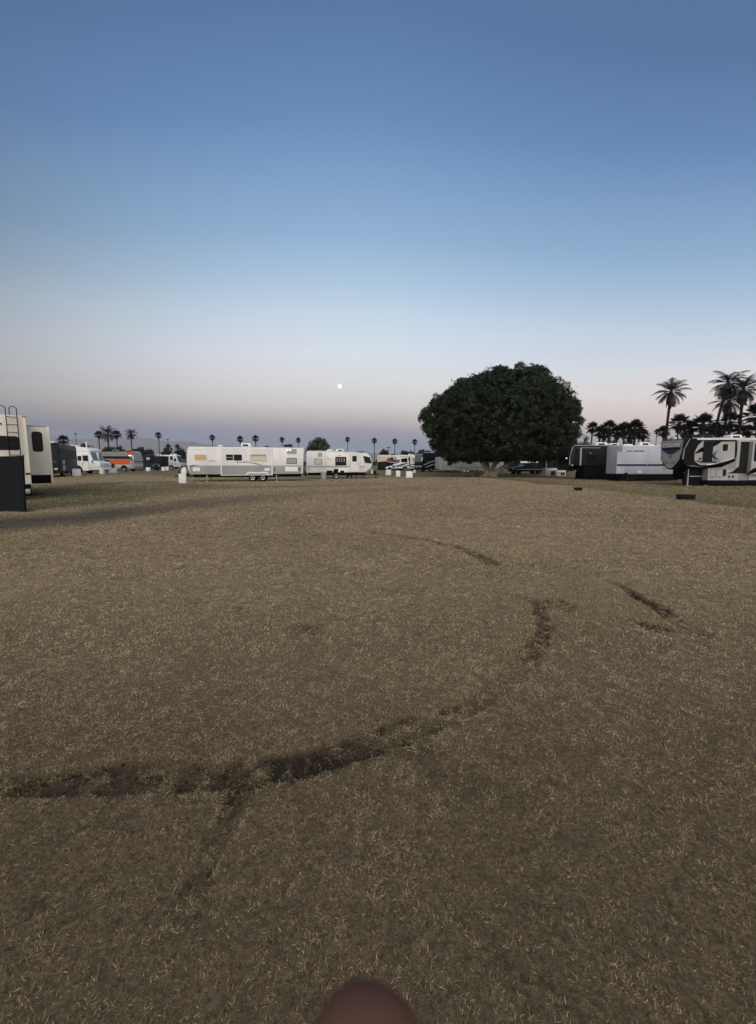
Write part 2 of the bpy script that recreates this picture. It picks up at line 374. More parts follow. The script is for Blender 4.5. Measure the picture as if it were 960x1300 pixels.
# ------------------------------------------------------------------ the long white trailer in the middle
def long_trailer():
    v = Veh('travel_trailer', 'long white travel trailer with grey lower band, slide-out and twin axle wheels', 'travel trailer', px(237, 35.9), px(387.4, 38.3), 'L', 2.45, 'travel trailers and motorhomes on the field')
    P = v.P
    pts = [P(241.5, 602.3), P(236.9, 590), P(236.8, 575), P(238.3, 568.5), P(241, 566.2), P(385, 567.9), P(386.2, 569.5), P(384.6, 601.6)]
    v.body(pts, WHITE, bevel=.05)
    zt = P(300, 566.6)[1]
    v.ppx('lower_band', [(240.8, 592.4), (280.2, 592.2), (280.2, 602), (242, 602)], GREY, .006)
    v.ppx('lower_band', [(346.4, 592.1), (382.9, 592), (382.6, 601.3), (346.4, 601.4)], GREY, .006)
    v.ppx('slide_out', [(280.6, 569), (346.2, 569.4), (346.2, 603.2), (280.6, 603.8)], WHITE, .07)
    v.ppx('lower_band', [(282.0, 592.2), (344.6, 592.1), (344.6, 602.6), (282.0, 602.9)], GREY, .078)
    for u in (281.2, 345.6): v.ppx('corner_trim', [(u - .45, 569), (u + .45, 569), (u + .45, 603.6), (u - .45, 603.6)], WHITE2, .085)
    v.ppx('side_stripe', [(239, 591.3), (280, 591.2), (280, 591.9), (239, 592.1)], BLUEG, .010)
    v.ppx('side_stripe', [(281.9, 591.1), (344.8, 591), (344.8, 591.9), (281.9, 592.0)], BLUEG, .082)
    v.ppx('side_stripe', [(346.6, 590.9), (383, 590.9), (383, 591.6), (346.6, 591.7)], BLUEG, .010)
    v.ppx('side_stripe', [(346.6, 586.6), (383.3, 586.6), (383.3, 587), (346.6, 587)], LGREY, .010)
    v.ppx('roof_trim', [(240.5, 566.0), (383.6, 567.7), (383.6, 568.3), (240.5, 566.7)], GREY, .02)
    v.ppx('seam_trim', [(240, 570.6), (280, 570.9), (280, 571.2), (240, 571.0)], LGREY, .006)
    v.win(247, 577, 262, 584.2, AMBER, LGREY)
    v.win(286.8, 576.6, 296.6, 584.8, GLASS, LGREY, t=.06, bars=(.5,))
    v.win(297, 577, 307.4, 584.8, GLASS, BPLASTIC, t=.06, bars=(.42, 1.5))
    w = v.win(318.3, 577, 338.2, 585.6, CREAMBLIND, GREY, t=.06)
    v.rpx('valance', 318.9, 577.5, 337.6, 579.4, GREY, .09, .02, parent=w)
    v.win(364, 569.8, 377, 576.5, GREY, LGREY, bars=(.48,))
    v.win(364, 581.4, 377, 588.8, GREY, BPLASTIC)
    for u in (365.2, 368.6): v.rpx('porch_light', u - .8, 570.4, u + .8, 572.0, LAMP, .05, .04)
    v.rpx('awning_light', 301.2, 586, 303, 587.4, BPLASTIC, .10, .03)
    v.curve_stripe('swoosh', [(304, 587.3), (312, 586.2), (320, 584)], [.10, .05, .015], BLUEG, .076)
    v.curve_stripe('swoosh', [(305, 587.3), (318, 587.4), (328, 589.2), (337, 592.6)], [.015, .06, .08, .02], BLUEG, .077)
    v.curve_stripe('swoosh', [(241, 592.2), (245, 590.8), (252, 590.4)], [.10, .06, .02], CHAR, .012)
    for a, b, c in ((264.6, 585.9, .08), (266.4, 585.2, .1), (268.2, 585.6, .08), (270.0, 585.3, .09), (271.8, 585.6, .08)):
        v.curve_stripe('script_mark', [(a, b), (a + 1.1, b - .5), (a + 1.8, b + .3)], [.02, c * .5, .02], CHAR, .010)
    for a, b, c, d in ((244.9, 593.5, 254, 598.2), (362, 592.6, 378.2, 598.4)):
        h = v.rpx('storage_hatch', a, b, c, d, WHITE2, .02, .05); v.rpx('latch', (a + c) / 2 - .5, d - 1.2, (a + c) / 2 + .5, d - .6, STEEL, .03, .01, parent=h)
    v.rpx('storage_hatch', 336, 594.2, 342.6, 597.6, WHITE2, .095, .03)
    v.rpx('grab_handle', 348.5, 593.6, 349.4, 598.6, CHAR, .03, .01)
    v.rpx('outlet_cover', 379.6, 594, 381, 598, CHAR, .02, .02)
    xw = [P(320.8, 607)[0], P(333.6, 607)[0]]
    for x in xw: v.wheel(x, .37, .23, -.03, rr=.56)
    xa, xb = xw[1] - .62, xw[0] + .62
    ar = [(xa, .62), (xa + .06, .80), (xa + .25, .93)] + [((xa + xb) / 2 + dx, .90 + .03 * abs(dx) / .4) for dx in (-.3, 0, .3)] + [(xb - .25, .93), (xb - .06, .80), (xb, .62)]
    inn = [(xb - .10, .62), (xb - .3, .80), ((xa + xb) / 2, .76), (xa + .3, .80), (xa + .10, .62)]
    v.panel('wheel_fender', ar + inn, WHITE2, .13)
    v.undercarriage(v.xr + .4, v.xf - .5, .42, .72)
    v.box('floor_pan', v.xr + .1, v.xf - .7, -1.15, 1.1, .66, .74, CHASSIS)
    for u in (262, 351): v.jack(P(u, 606)[0], .95, .7)
    v.jack(P(262, 606)[0], -.95, .7)
    v.ac(P(310.8, 566)[0], zt, 1.05, .7, .36); v.vent(P(338, 566)[0], zt - .02, CHAR); v.vent(P(277, 566)[0], zt)
    x0 = v.xf
    mb = MB(); mb.tube([(x0 - .6, .9, .55), (x0 + 1.15, .06, .5)], .055, 6); mb.tube([(x0 - .6, -.9, .55), (x0 + 1.15, -.06, .5)], .055, 6)
    mb.box(x0 + 1.05, x0 + 1.4, -.06, .06, .45, .56); mb.build('hitch_frame', CHASSIS, v.root)
    g_ = v.box('propane_cover', x0 + .25, x0 + .78, -.36, .36, .58, 1.30, PLASTIC, .09, .05, .05)
    v.box('tongue_jack', x0 + .98, x0 + 1.06, -.05, .05, .05, 1.05, CHASSIS)
    v.box('battery_box', x0 + .05, x0 + .24, .2, .55, .58, .84, BPLASTIC)
    v.box('bumper', v.xr - .22, v.xr - .08, -1.1, 1.1, .5, .62, CHASSIS)
    o = v.box('spare_wheel_carrier', v.xr - .10, v.xr + .05, -.08, .08, .5, 1.0, CHASSIS)
    MB().tube([(0, 0, 0), (0, 0, 0.001)], .01, 6)
    mb = MB()
    for yy in (.55, .95): mb.tube([(v.xr - .06, v.y(yy), .95), (v.xr - .12, v.y(yy), 1.0), (v.xr - .12, v.y(yy), zt - .05), (v.xr, v.y(yy), zt + .10)], .018, 6)
    for k in range(7): mb.tube([(v.xr - .12, v.y(.55), 1.15 + k * .32), (v.xr - .12, v.y(.95), 1.15 + k * .32)], .014, 6)
    mb.build('rear_ladder', STEEL, v.root)
    v.front('tail_lamp', rrect(-1.1, 1.0, -.95, 1.35, .03), v.xr, REDL, .02, -1); v.front('tail_lamp', rrect(.95, 1.0, 1.1, 1.35, .03), v.xr, REDL, .02, -1)
long_trailer()

# ------------------------------------------------------------------ the smaller white trailer beside it
def short_trailer():
    v = Veh('travel_trailer', 'short older white trailer with dark window guard on its sloped nose', 'travel trailer', px(388.6, 44.0), px(474, 45.2), 'R', 2.4, 'travel trailers and motorhomes on the field')
    P = v.P
    pts = [P(389.2, 600.2), P(389.2, 573.5), P(391, 572.2), P(424, 572.2), P(452, 573.6), P(466.5, 575.2), P(470.2, 579.2), P(473, 588.6), P(471, 594.5), P(464, 599.6)]
    v.body(pts, WHITE, bevel=.05)
    zt = P(424, 572.4)[1]
    v.ppx('roof_trim', [(391, 572.0), (424, 572.0), (466, 574.9), (466, 575.5), (424, 573.2), (391, 572.9)], LGREY, .02)
    v.ppx('side_stripe', [(390.5, 591.7), (444.2, 591.7), (444.2, 593.3), (390.5, 593.4)], GREY, .006)
    v.ppx('side_stripe', [(456.4, 591.7), (463, 591.7), (463, 593.2), (456.4, 593.2)], GREY, .006)
    v.ppx('side_stripe', [(390.5, 590.6), (444.2, 590.6), (444.2, 591.0), (390.5, 591.0)], TAN, .006)
    for u in (392.8, 413.2, 457.4): v.ppx('seam_trim', [(u - .25, 573.5), (u + .25, 573.5), (u + .25, 599.8), (u - .25, 599.8)], LGREY, .009)
    v.win(404, 574.8, 408.7, 579.5, BLIND, BPLASTIC, bars=(.5,))
    v.win(399, 582.4, 409, 589.6, BLIND, BPLASTIC)
    w = v.win(425.8, 580, 439.8, 591, GLASS, BPLASTIC, b=.06)
    for k in range(4): v.rpx('curtain', 427.6 + k * 3, 581.4, 428.6 + k * 3, 586.5, GREY, .032, .01, parent=w)
    v.door(444.7, 576.2, 455.6, 599.2, WHITE, hinge=1, wv=(578.8, 586))
    v.rpx('porch_light', 430.4, 577.6, 432, 578.6, BPLASTIC, .05, .03)
    v.curve_stripe('swoosh', [(413.8, 580.5), (417, 583.5), (421, 583.2)], [.02, .06, .015], LGREY, .008)
    v.curve_stripe('swoosh', [(414.5, 579), (418.5, 582.4), (423.4, 583.8)], [.02, .05, .015], TAN, .010)
    v.ppx('window_guard', [(461.2, 578.6), (469.6, 580.6), (472.2, 588.4), (463.4, 587.4)], CHAR, .05)
    v.ppx('guard_rim', [(460.6, 577.8), (470.0, 579.8), (469.9, 580.5), (461.0, 578.5)], WHITE2, .09)
    zz = [(P(463, 588)[0], 0)]
    xf = P(470, 588)[0]
    v.rpx('storage_hatch', 440.5, 594.3, 444, 598.2, WHITE2, .02, .04)
    v.rpx('skirt_or_shade', 429.5, 594.2, 440.2, 599.6, WHITE2, .012, .02)
    v.rpx('side_lamp', 391, 594.6, 392, 595.6, REDL, .03, .01); v.rpx('side_lamp', 459, 594.6, 460, 595.4, AMBL, .03, .01)
    xw = P(427, 602)[0]
    v.wheel(xw, .36, .22, .02); v.wheel(P(444.5, 602)[0], .30, .2, .6)
    v.ppx('wheel_arch', [(423, 600), (423.6, 597), (425, 595.2), (429, 595.2), (430.6, 597), (431.2, 600)], CHASSIS, .010)
    for a, b in ((415, 422), (432, 437)): v.rpx('hanging_tank', a, 597.4, b, 602, CHASSIS, .04, .04)
    v.undercarriage(v.xr + .2, v.xf - .9, .40, .80, .2)
    for u in (447, 452.5, 462.5): v.jack(P(u, 604)[0], .9, .75, CHASSIS)
    v.rpx('entry_step', 446, 600.8, 454.5, 602.4, CHASSIS, .45, .02)
    v.ac(P(432, 572)[0], zt - .03, 1.0, .7, .30); v.vent(P(420.5, 572)[0], zt); v.ac(P(418.5, 572)[0], zt - .06, .7, .5, .26, None, False)
    v.box('roof_rack', P(452, 574)[0], P(463, 574)[0], -.6, .7, P(456, 574)[1] - .03, P(456, 574)[1] + .10, CHAR, .02)
    x0 = v.xf - .35
    mb = MB(); mb.tube([(x0 - .5, .85, .52), (x0 + 1.0, .05, .48)], .05, 6); mb.tube([(x0 - .5, -.85, .52), (x0 + 1.0, -.05, .48)], .05, 6); mb.box(x0 + .9, x0 + 1.25, -.06, .06, .42, .53)
    mb.build('hitch_frame', CHASSIS, v.root)
    for yy in (-.19, .19):
        mb = MB(); mb.tube([(x0 + .32, yy, .52), (x0 + .32, yy, .56), (x0 + .32, yy, .92), (x0 + .32, yy, 1.02), (x0 + .32, yy, 1.06), (x0 + .32, yy, 1.14)], [.13, .16, .16, .11, .05, .05], 14); mb.build('gas_bottle', PLASTIC, v.root)
    v.box('tongue_jack', x0 + .80, x0 + .88, -.05, .05, .05, 1.05, CHASSIS); v.box('jack_base', x0 + .62, x0 + 1.08, -.16, .16, -.01, .10, BPLASTIC)
    v.box('bumper', v.xr - .2, v.xr - .05, -1.05, 1.05, .5, .62, CHASSIS)
    v.box('generator', x0 + .45, x0 + .78, -.30, .32, .56, .90, BPLASTIC)
short_trailer()
# ------------------------------------------------------------------ near left: beige fifth wheel seen from behind
def beige_fifth():
    th = radians(42.4); hd = Vector((-sin(th), cos(th))); rt = Vector((cos(th), sin(th)))
    cr_ = Vector((-15.72, 17.2)); L = 10.5
    v = Veh('fifth_wheel_trailer', 'beige fifth wheel seen from behind with a roof ladder and wide black rear window', 'fifth wheel', tuple(cr_ + hd * L), tuple(cr_), 'L', 2.5, 'travel trailers and motorhomes on the field')
    yr = -v.w / 2                                   # its right side (towards the slide-out) has negative y
    PF = lambda u, w_: v.PF(u, w_, v.xr)
    zt = PF(35, 527.5)[1]; zb = PF(42, 615)[1]
    v.body([(v.xr, zb), (v.xr, zt - .05), (v.xr + .1, zt), (v.xf - 1.2, zt), (v.xf, zt - .5), (v.xf, 1.6), (v.xf - 2.4, 1.45), (v.xf - 2.5, zb)], CREAM, bevel=.07)
    fr = lambda n, u0, v0, u1, v1, m, t, r, parent=None: v.front(n, rrect(*PF(u0, v0), *PF(u1, v1), r), v.xr, m, t, -1, parent)
    rw = fr('rear_window', -30, 552, 25.6, 571.6, BPLASTIC, .02, .12); fr('pane', -29, 552.8, 24.8, 570.8, GLASS, .025, .1, rw)
    fr('marker_lamp', 27.6, 527.9, 33, 529.6, AMBL, .03, .01); fr('marker_lamp', -2, 536.6, 2, 539, BPLASTIC, .03, .02)
    fr('tail_lamp', 32.4, 600.2, 39.6, 602.6, REDL, .03, .02)
    y0, y1 = PF(34, 580)[0], PF(42, 580)[0]
    for ya in (yr + .02, -yr - .06):
        MB().box(v.xr - .02, v.xr + .10, ya - .02, ya + .06, zb + .02, zt - .10).build('corner_trim', CREAM, v.root, .012)
    v.front('side_seam', rrect(yr + .42, zb + .05, yr + .432, zt - .1, .002), v.xr, TAN, .004, -1)
    mb = MB(); xl = v.xr - .10
    rails = []
    for (ut, ub) in ((7.5, 15.2), (21.2, 29.6)):
        a = PF(ut, 528)[0]; b = PF(ub, 607)[0]; a = (a + b) / 2 * .6 + a * .4
        ztop = zt + .34; n = []
        n += [(v.xr + .10, a + .24, zt - .05), (xl + .04, a + .23, ztop - .08), (xl + .02, a + .18, ztop - .01), (xl, a + .10, ztop), (xl, a + .03, ztop - .03), (xl, a, ztop - .09), (xl, a, zt - .3), (xl, a, 1.25), (v.xr, a, 1.12)]
        mb.tube(n, .016, 7); rails.append(a)
    for k in range(8): mb.tube([(xl, rails[0], 1.35 + k * .33), (xl, rails[1], 1.35 + k * .33)], .014, 6)
    for a in rails:
        for z in (1.45, 2.1, 2.75, 3.35): mb.tube([(xl, a, z), (v.xr + .02, a, z)], .012, 6)
    mb.build('roof_ladder', CHASSIS, v.root)
    # slide-out on the right side, its rear wall set 1.5 m forward
    xs = v.xr + 1.5; q = lambda u, w_: v.PF(u, w_, xs)
    ys = q(66.3, 600)[0]; zs1 = q(55, 541.5)[1]; zs0 = q(55, 603)[1]; zs00 = q(55, 613.6)[1]
    so = MB().box(xs, xs + 4.2, ys, yr + .1, zs0, zs1).build('slide_out', CREAM, v.root, .035)
    MB().box(xs - .025, xs + .06, ys - .03, ys + .06, zs00 + .03, zs1 + .03).build('slide_trim', CREAM, so, .012)
    MB().box(xs - .025, xs + 4.2, ys - .03, yr + .1, zs1, zs1 + .04).build('slide_roof', LGREY, so, .012)
    MB().box(xs + .06, xs + 4.2, ys + .05, yr + .1, zs00, zs0 - .004).build('slide_underside', CHASSIS, so, .012)
    a, b = q(39.5, 547.6), q(55.4, 573.6)
    w = MB().loft([(xs + .01, y, z) for y, z in rrect(a[0], a[1], b[0], b[1], .12)], [(xs - .018, y, z) for y, z in rrect(a[0], a[1], b[0], b[1], .12)]).build('slide_window', BPLASTIC, so)
    MB().loft([(xs + .01, y, z) for y, z in rrect(a[0] - .05, a[1] - .05, b[0] + .05, b[1] + .05, .1)], [(xs - .024, y, z) for y, z in rrect(a[0] - .05, a[1] - .05, b[0] + .05, b[1] + .05, .1)]).build('pane', GLASS, w)
    MB().box(v.xr - .06, v.xr + .12, -1.15, 1.15, zb - .16, zb - .02).build('bumper', CHASSIS, v.root, .02)
    mb = MB(); yq = PF(30, 620)[0]; mb.tube([(v.xr + .10, yq - .22, zb - .30), (v.xr + .10, yq - .2, zb - .30), (v.xr + .10, yq + .2, zb - .30), (v.xr + .10, yq + .22, zb - .30)], [.10, .14, .14, .10], 14); mb.build('drain_hose_carrier', GPLASTIC, v.root)
    MB().box(v.xr - .05, v.xr + .3, -.07, .07, zb - .32, zb - .16).build('hitch_receiver', CHASSIS, v.root, .01)
    for x in (v.xr + 3.4, v.xr + 4.35): v.wheel(x, .40, .24, .04)
    v.undercarriage(v.xr + .3, v.xf - 2.7, .40, zb + .02)
    v.jack(v.xr + .9, -.9, zb); v.jack(v.xr + .9, .9, zb); v.jack(v.xf - 2.7, .8, zb); v.jack(v.xf - 2.7, -.8, zb)
    v.ac(v.xr + 4, zt)
beige_fifth()

def privacy_screen():
    Y0 = 12.55; xr_ = at(25.5, Y0); zt = zat(578.5, Y0)
    r = empty('privacy_screen', (xr_, Y0, 0), radians(-3), 'dark fabric privacy screen standing on the grass in front of the beige fifth wheel', 'privacy screen')
    mb = MB(); n = 40
    a = [(-3.2 + 3.2 * i / n, .02 * sin(i * 1.1) + .012 * sin(i * 2.7), .03) for i in range(n + 1)]
    vs = []; fs = []
    for th in (0, .012):
        for z in (.03, .62, 1.24, zt): vs += [(x + .055 * z, y + th + .012 * sin(x * 5 + z * 3), z + (0.02 * sin(x * 2) if z == zt else 0)) for x, y, _ in a]
    m = n + 1
    for k in range(3):
        for i in range(n):
            fs.append((k * m + i, k * m + i + 1, (k + 1) * m + i + 1, (k + 1) * m + i)); o = 4 * m
            fs.append((o + k * m + i + 1, o + k * m + i, o + (k + 1) * m + i, o + (k + 1) * m + i + 1))
    mb.add(vs, fs).build('fabric_panel', SCREEN, r)
    for x in (-.02, -1.6, -3.18):
        MB().tube([(x, .06, -.05), (x + .055 * zt, .06, zt + .03)], .019, 8).build('post', CHASSIS, r)
        MB().box(x - .05, x + .05, -.02, .35, -.01, .02).build('base_plate', CHASSIS, r, .004)
    for z in (.65, 1.27): MB().tube([(-3.18, .055, z), (-.02, .055, z)], .011, 6).build('rail', CHASSIS, r)
privacy_screen()

# ------------------------------------------------------------------ left row: coach, white bus, orange motorhome, vans, shuttle
def coach():
    fx, fy = at(75.5, 40.0), 40.0
    hd = Vector((.50, -.866)); sd = Vector((hd.y, -hd.x))  # heading towards the camera, slightly to its right
    p1 = Vector((fx, fy)); p0 = p1 - hd * 10.5
    v = Veh('coach', 'charcoal touring coach with curved nose parked behind the beige fifth wheel', 'coach', (p1.x, p1.y), (p0.x, p0.y), 'L', 2.5, 'travel trailers and motorhomes on the field')
    zt = zat(561.5, 40.0) - v.gz
    v.body([(v.xf - .25, .42), (v.xf - .02, .55), (v.xf, 1.3), (v.xf - .10, 2.4), (v.xf - .34, zt - .35), (v.xf - .65, zt - .06), (v.xf - 1.0, zt), (v.xr + .2, zt), (v.xr, zt - .2), (v.xr, .42)], CHAR, bevel=.14)
    def nose(x0, z0, x1, z1, m, ya, yb, nm, t=.02):
        return MB().loft([(x0 - .02, ya, z0), (x0 - .02, yb, z0), (x1 - .02, yb, z1), (x1 - .02, ya, z1)], [(x0 + t, ya, z0), (x0 + t, yb, z0), (x1 + t, yb, z1), (x1 + t, ya, z1)]).build(nm, m, v.root)
    nose(v.xf - .012, 1.45, v.xf - .33, zt - .45, GLASS, -1.1, -.03, 'windscreen'); nose(v.xf - .012, 1.45, v.xf - .33, zt - .45, GLASS, .03, 1.1, 'windscreen')
    nose(v.xf - .02, .78, v.xf, 1.05, GLASS, -.5, .5, 'grille')
    for yy in (-.95, .95):
        o = v.front('headlight', rrect(yy - .2, .70, yy + .2, .98, .06), v.xf - .015, GLASS, .02); v.front('lens', rrect(yy - .15, .75, yy + .15, .93, .05), v.xf - .015, LAMP if yy * v.s < 0 else SILVER, .03, 1, o)
    v.box('bumper', v.xf - .2, v.xf + .06, -1.2, 1.2, .40, .66, CHAR, .05)
    for k in range(5):
        xa = v.xf - 1.6 - k * 1.65
        v.panel('side_window', rrect(xa - 1.45, 2.0, xa, zt - .62, .08), BLACK, .012)
        v.panel('locker_door', rrect(xa - 1.4, .62, xa, 1.2, .05), DGREEN if k == 9 else GREY if k in (0,) else CHAR, .012)
    v.panel('door', rrect(v.xf - 1.35, .55, v.xf - .55, zt - .7, .06), BLACK, .014)
    for k, zz in ((0, 1.35), (1, 1.35)): v.panel('vent_panel', rrect(v.xf - 2.1 - k * .7, 1.3, v.xf - 1.7 - k * .7, 1.8, .03), LGREY, .016)
    for x in (v.xf - 2.2, v.xr + 2.6): v.wheel(x, .50, .28, .05)
    for yy in (-1, 1): MB().tube([(v.xf - .4, yy * 1.22, zt - .6), (v.xf + .15, yy * 1.4, zt - .65), (v.xf + .15, yy * 1.4, zt - 1.1)], [.03, .05, .09], 8).build('mirror', BLACK, v.root)
    v.ac(v.xf - 4, zt, 1.2, .8, .25)
coach()

def retro_bus():
    v = Veh('bus', 'white retro bus with curved roof and raked windscreen beside the charcoal coach', 'bus', px(56, 55), px(114.5, 55), 'R', 2.4, 'travel trailers and motorhomes on the field')
    P = v.P; x1 = v.xf
    zt = P(100, 567.2)[1]
    nose = x1 + .15
    pts = [(v.xr, .5), (v.xr, zt - .35), (v.xr + .35, zt), (x1 - 1.2, zt - .02), (x1 - .35, zt - .20), (x1 + .20, zt - .55), (x1 + .04, zt - .72), (x1 + .42, P(110, 585)[1]), (x1 + 1.25, P(110, 586.5)[1]), (x1 + 1.45, 1.6), (x1 + 1.45, .7), (x1 + 1.2, .5)]
    v.body(pts, WHITE, bevel=.12)
    v.panel('roof_cap', [(v.xr + .02, zt - .62), (v.xr + .02, zt - .4), (x1 - .3, zt - .42), (x1 + .02, zt - .62)], WHITE2, .03)
    z0, z1 = zt - .80, P(110, 585.2)[1] + .05
    MB().loft([(x1 + .075, -1.05, z0), (x1 + .075, 1.05, z0), (x1 + .435, 1.05, z1), (x1 + .435, -1.05, z1)], [(x1 + .0, -1.05, z0), (x1 + .0, 1.05, z0), (x1 + .36, 1.05, z1), (x1 + .36, -1.05, z1)]).build('windscreen', WGLASS, v.root)
    MB().box(x1 + .0, x1 + .47, -.03, .03, z1 - .02, z0 + .02).build('windscreen_pillar', WHITE, v.root)
    v.win(105.2, 578.3, 112, 585.4, GLASS, WHITE2, b=.06); v.win(98, 578.3, 104, 585.4, GLASS, WHITE2, b=.06)
    o = v.rpx('side_window', 76, 572.5, 95.6, 585.6, GLASS, .02, .05)
    v.ppx('curtain', [(90, 579.5), (91, 576.5), (93.5, 578.5), (95, 582.5), (93.5, 582.6)], WHITE2, .03, parent=o)
    v.ppx('curtain', [(88.0, 573), (93.0, 573), (90, 576)], WHITE2, .03, parent=o)
    v.door(104.7, 577.4, 112.6, 597.6, WHITE, hinge=-1)
    v.rpx('door_window', 105.6, 578.4, 111.6, 585, GLASS, .05, .04)
    xw = P(98.6, 597)[0]
    v.panel('wheel_arch', [(xw + .72 * cos(a), .52 + .72 * sin(a)) for a in [i * pi / 10 for i in range(11)]], CHASSIS, .014)
    v.wheel(xw, .48, .26, .0); v.wheel(v.xr + 1.3, .48, .26, .0)
    v.box('front_bumper', x1 + 1.40, x1 + 1.72, -1.2, 1.2, .55, .82, WHITE2, .05)
    for yy in (-.85, .85):
        h = v.front('headlight', rrect(yy - .17, 1.0, yy + .17, 1.32, .15), x1 + 1.45, SILVER, .05); v.front('lens', rrect(yy - .13, 1.04, yy + .13, 1.28, .12), x1 + 1.45, LGREY, .06, 1, h)
    v.front('grille', rrect(-.55, .95, .55, 1.4, .05), x1 + 1.45, LGREY, .03)
    mb = MB(); mb.tube([(P(100.4, 565)[0], .2, zt - .05), (P(100.4, 565)[0], .2, zt + .85)], .085, 10); mb.build('roof_chimney', WHITE2, v.root)
    v.ac(P(87.5, 566)[0], zt, 1.0, .8, .28)
    v.undercarriage(v.xr + .2, x1 + 1.1, .38, .55)
    MB().tube([(x1 + .2, v.y(1.2), 1.9), (x1 + .5, v.y(1.42), 1.95), (x1 + .5, v.y(1.42), 1.6)], [.02, .05, .08], 8).build('mirror', BPLASTIC, v.root)
    v.rpx('fuel_cap', 106.4, 586.8, 107.2, 588, BPLASTIC, .04, .06)
retro_bus()

def orange_motorhome():
    v = Veh('motorhome', 'orange black and grey motorhome parked beyond the white retro bus', 'motorhome', px(116, 72.6), px(169, 72), 'R', 2.5, 'travel trailers and motorhomes on the field')
    P = v.P; zt = P(150, 572.6)[1]; x1 = v.xf
    v.body([(v.xr, .45), (v.xr, zt), (x1 - .4, zt), (x1, zt - .3), (x1 + .22, 2.0), (x1 + .25, .45)], GREY, bevel=.08)
    v.rpx('roof_edge', 118, 572.2, 167, 573.3, BLACK, .05, .02)
    v.rpx('upper_band', 118, 574, 161, 578.8, mat('mid_grey_paint', (.22, .22, .22), .45, 0, .4, .1, 1.4), .016, .02)
    v.rpx('upper_cap', 161.2, 573.4, 168.6, 579, ORANGE, .03, .04); v.rpx('upper_cap', 121.4, 573.4, 129.2, 578.4, ORANGE, .03, .04)
    v.rpx('clearance_light', 163.4, 577.6, 167, 579, LAMPDIM, .05, .02)
    v.ppx('window_band', [(117.5, 579), (165.5, 579.2), (168.4, 582), (168.6, 584), (163, 582.6), (117.5, 582.4)], GLASS, .02)
    v.ppx('orange_panel', [(138, 583.6), (147, 582.8), (163, 582.8), (168.8, 584.2), (168.8, 589.4), (146, 589.6), (141, 587)], ORANGE, .014)
    v.ppx('dark_panel', [(117.5, 582.5), (137.6, 583.6), (140.6, 587), (145.6, 589.8), (145, 595.4), (117.5, 595.6)], CHAR, .012)
    v.ppx('lower_stripe', [(146.4, 589.9), (168.8, 589.7), (168.8, 592.4), (147, 592.6)], SILVER, .012)
    xw = P(157.6, 594.2)[0]
    v.panel('wheel_arch', [(xw + .66 * cos(a), .5 + .66 * sin(a)) for a in [i * pi / 10 for i in range(11)]], CHASSIS, .022)
    v.wheel(xw, .50, .26, -.02, rim=SILVER); v.wheel(v.xr + 2.0, .50, .26, -.02, rim=SILVER)
    MB().loft([(x1 + .02, -1.1, zt - .55), (x1 + .02, 1.1, zt - .55), (x1 + .245, 1.1, 1.75), (x1 + .245, -1.1, 1.75)], [(x1 - .1, -1.1, zt - .55), (x1 - .1, 1.1, zt - .55), (x1 + .1, 1.1, 1.75), (x1 + .1, -1.1, 1.75)]).build('windscreen', GLASS, v.root)
    MB().box(x1 + .2, x1 + .29, -1.15, 1.15, .9, 1.3).build('nose_panel', TAN, v.root, .02)
    for yy in (-.9, .9): v.front('headlight', rrect(yy - .2, .95, yy + .2, 1.2, .05), x1 + .27, SILVER, .04)
    MB().tube([(x1 - .1, v.y(1.2), zt - .8), (x1 + .3, v.y(1.5), zt - .9), (x1 + .3, v.y(1.5), zt - 1.5)], [.03, .09, .12], 8).build('mirror', WHITE2, v.root)
    v.ac(0, zt, 1, .8, .28, GREY); v.undercarriage(v.xr + .3, x1 - .1, .32, .5)
    v.door(165.2, 580.4, 168.6, 594.8, GREY, wv=(581, 584.5), t=.012)
orange_motorhome()

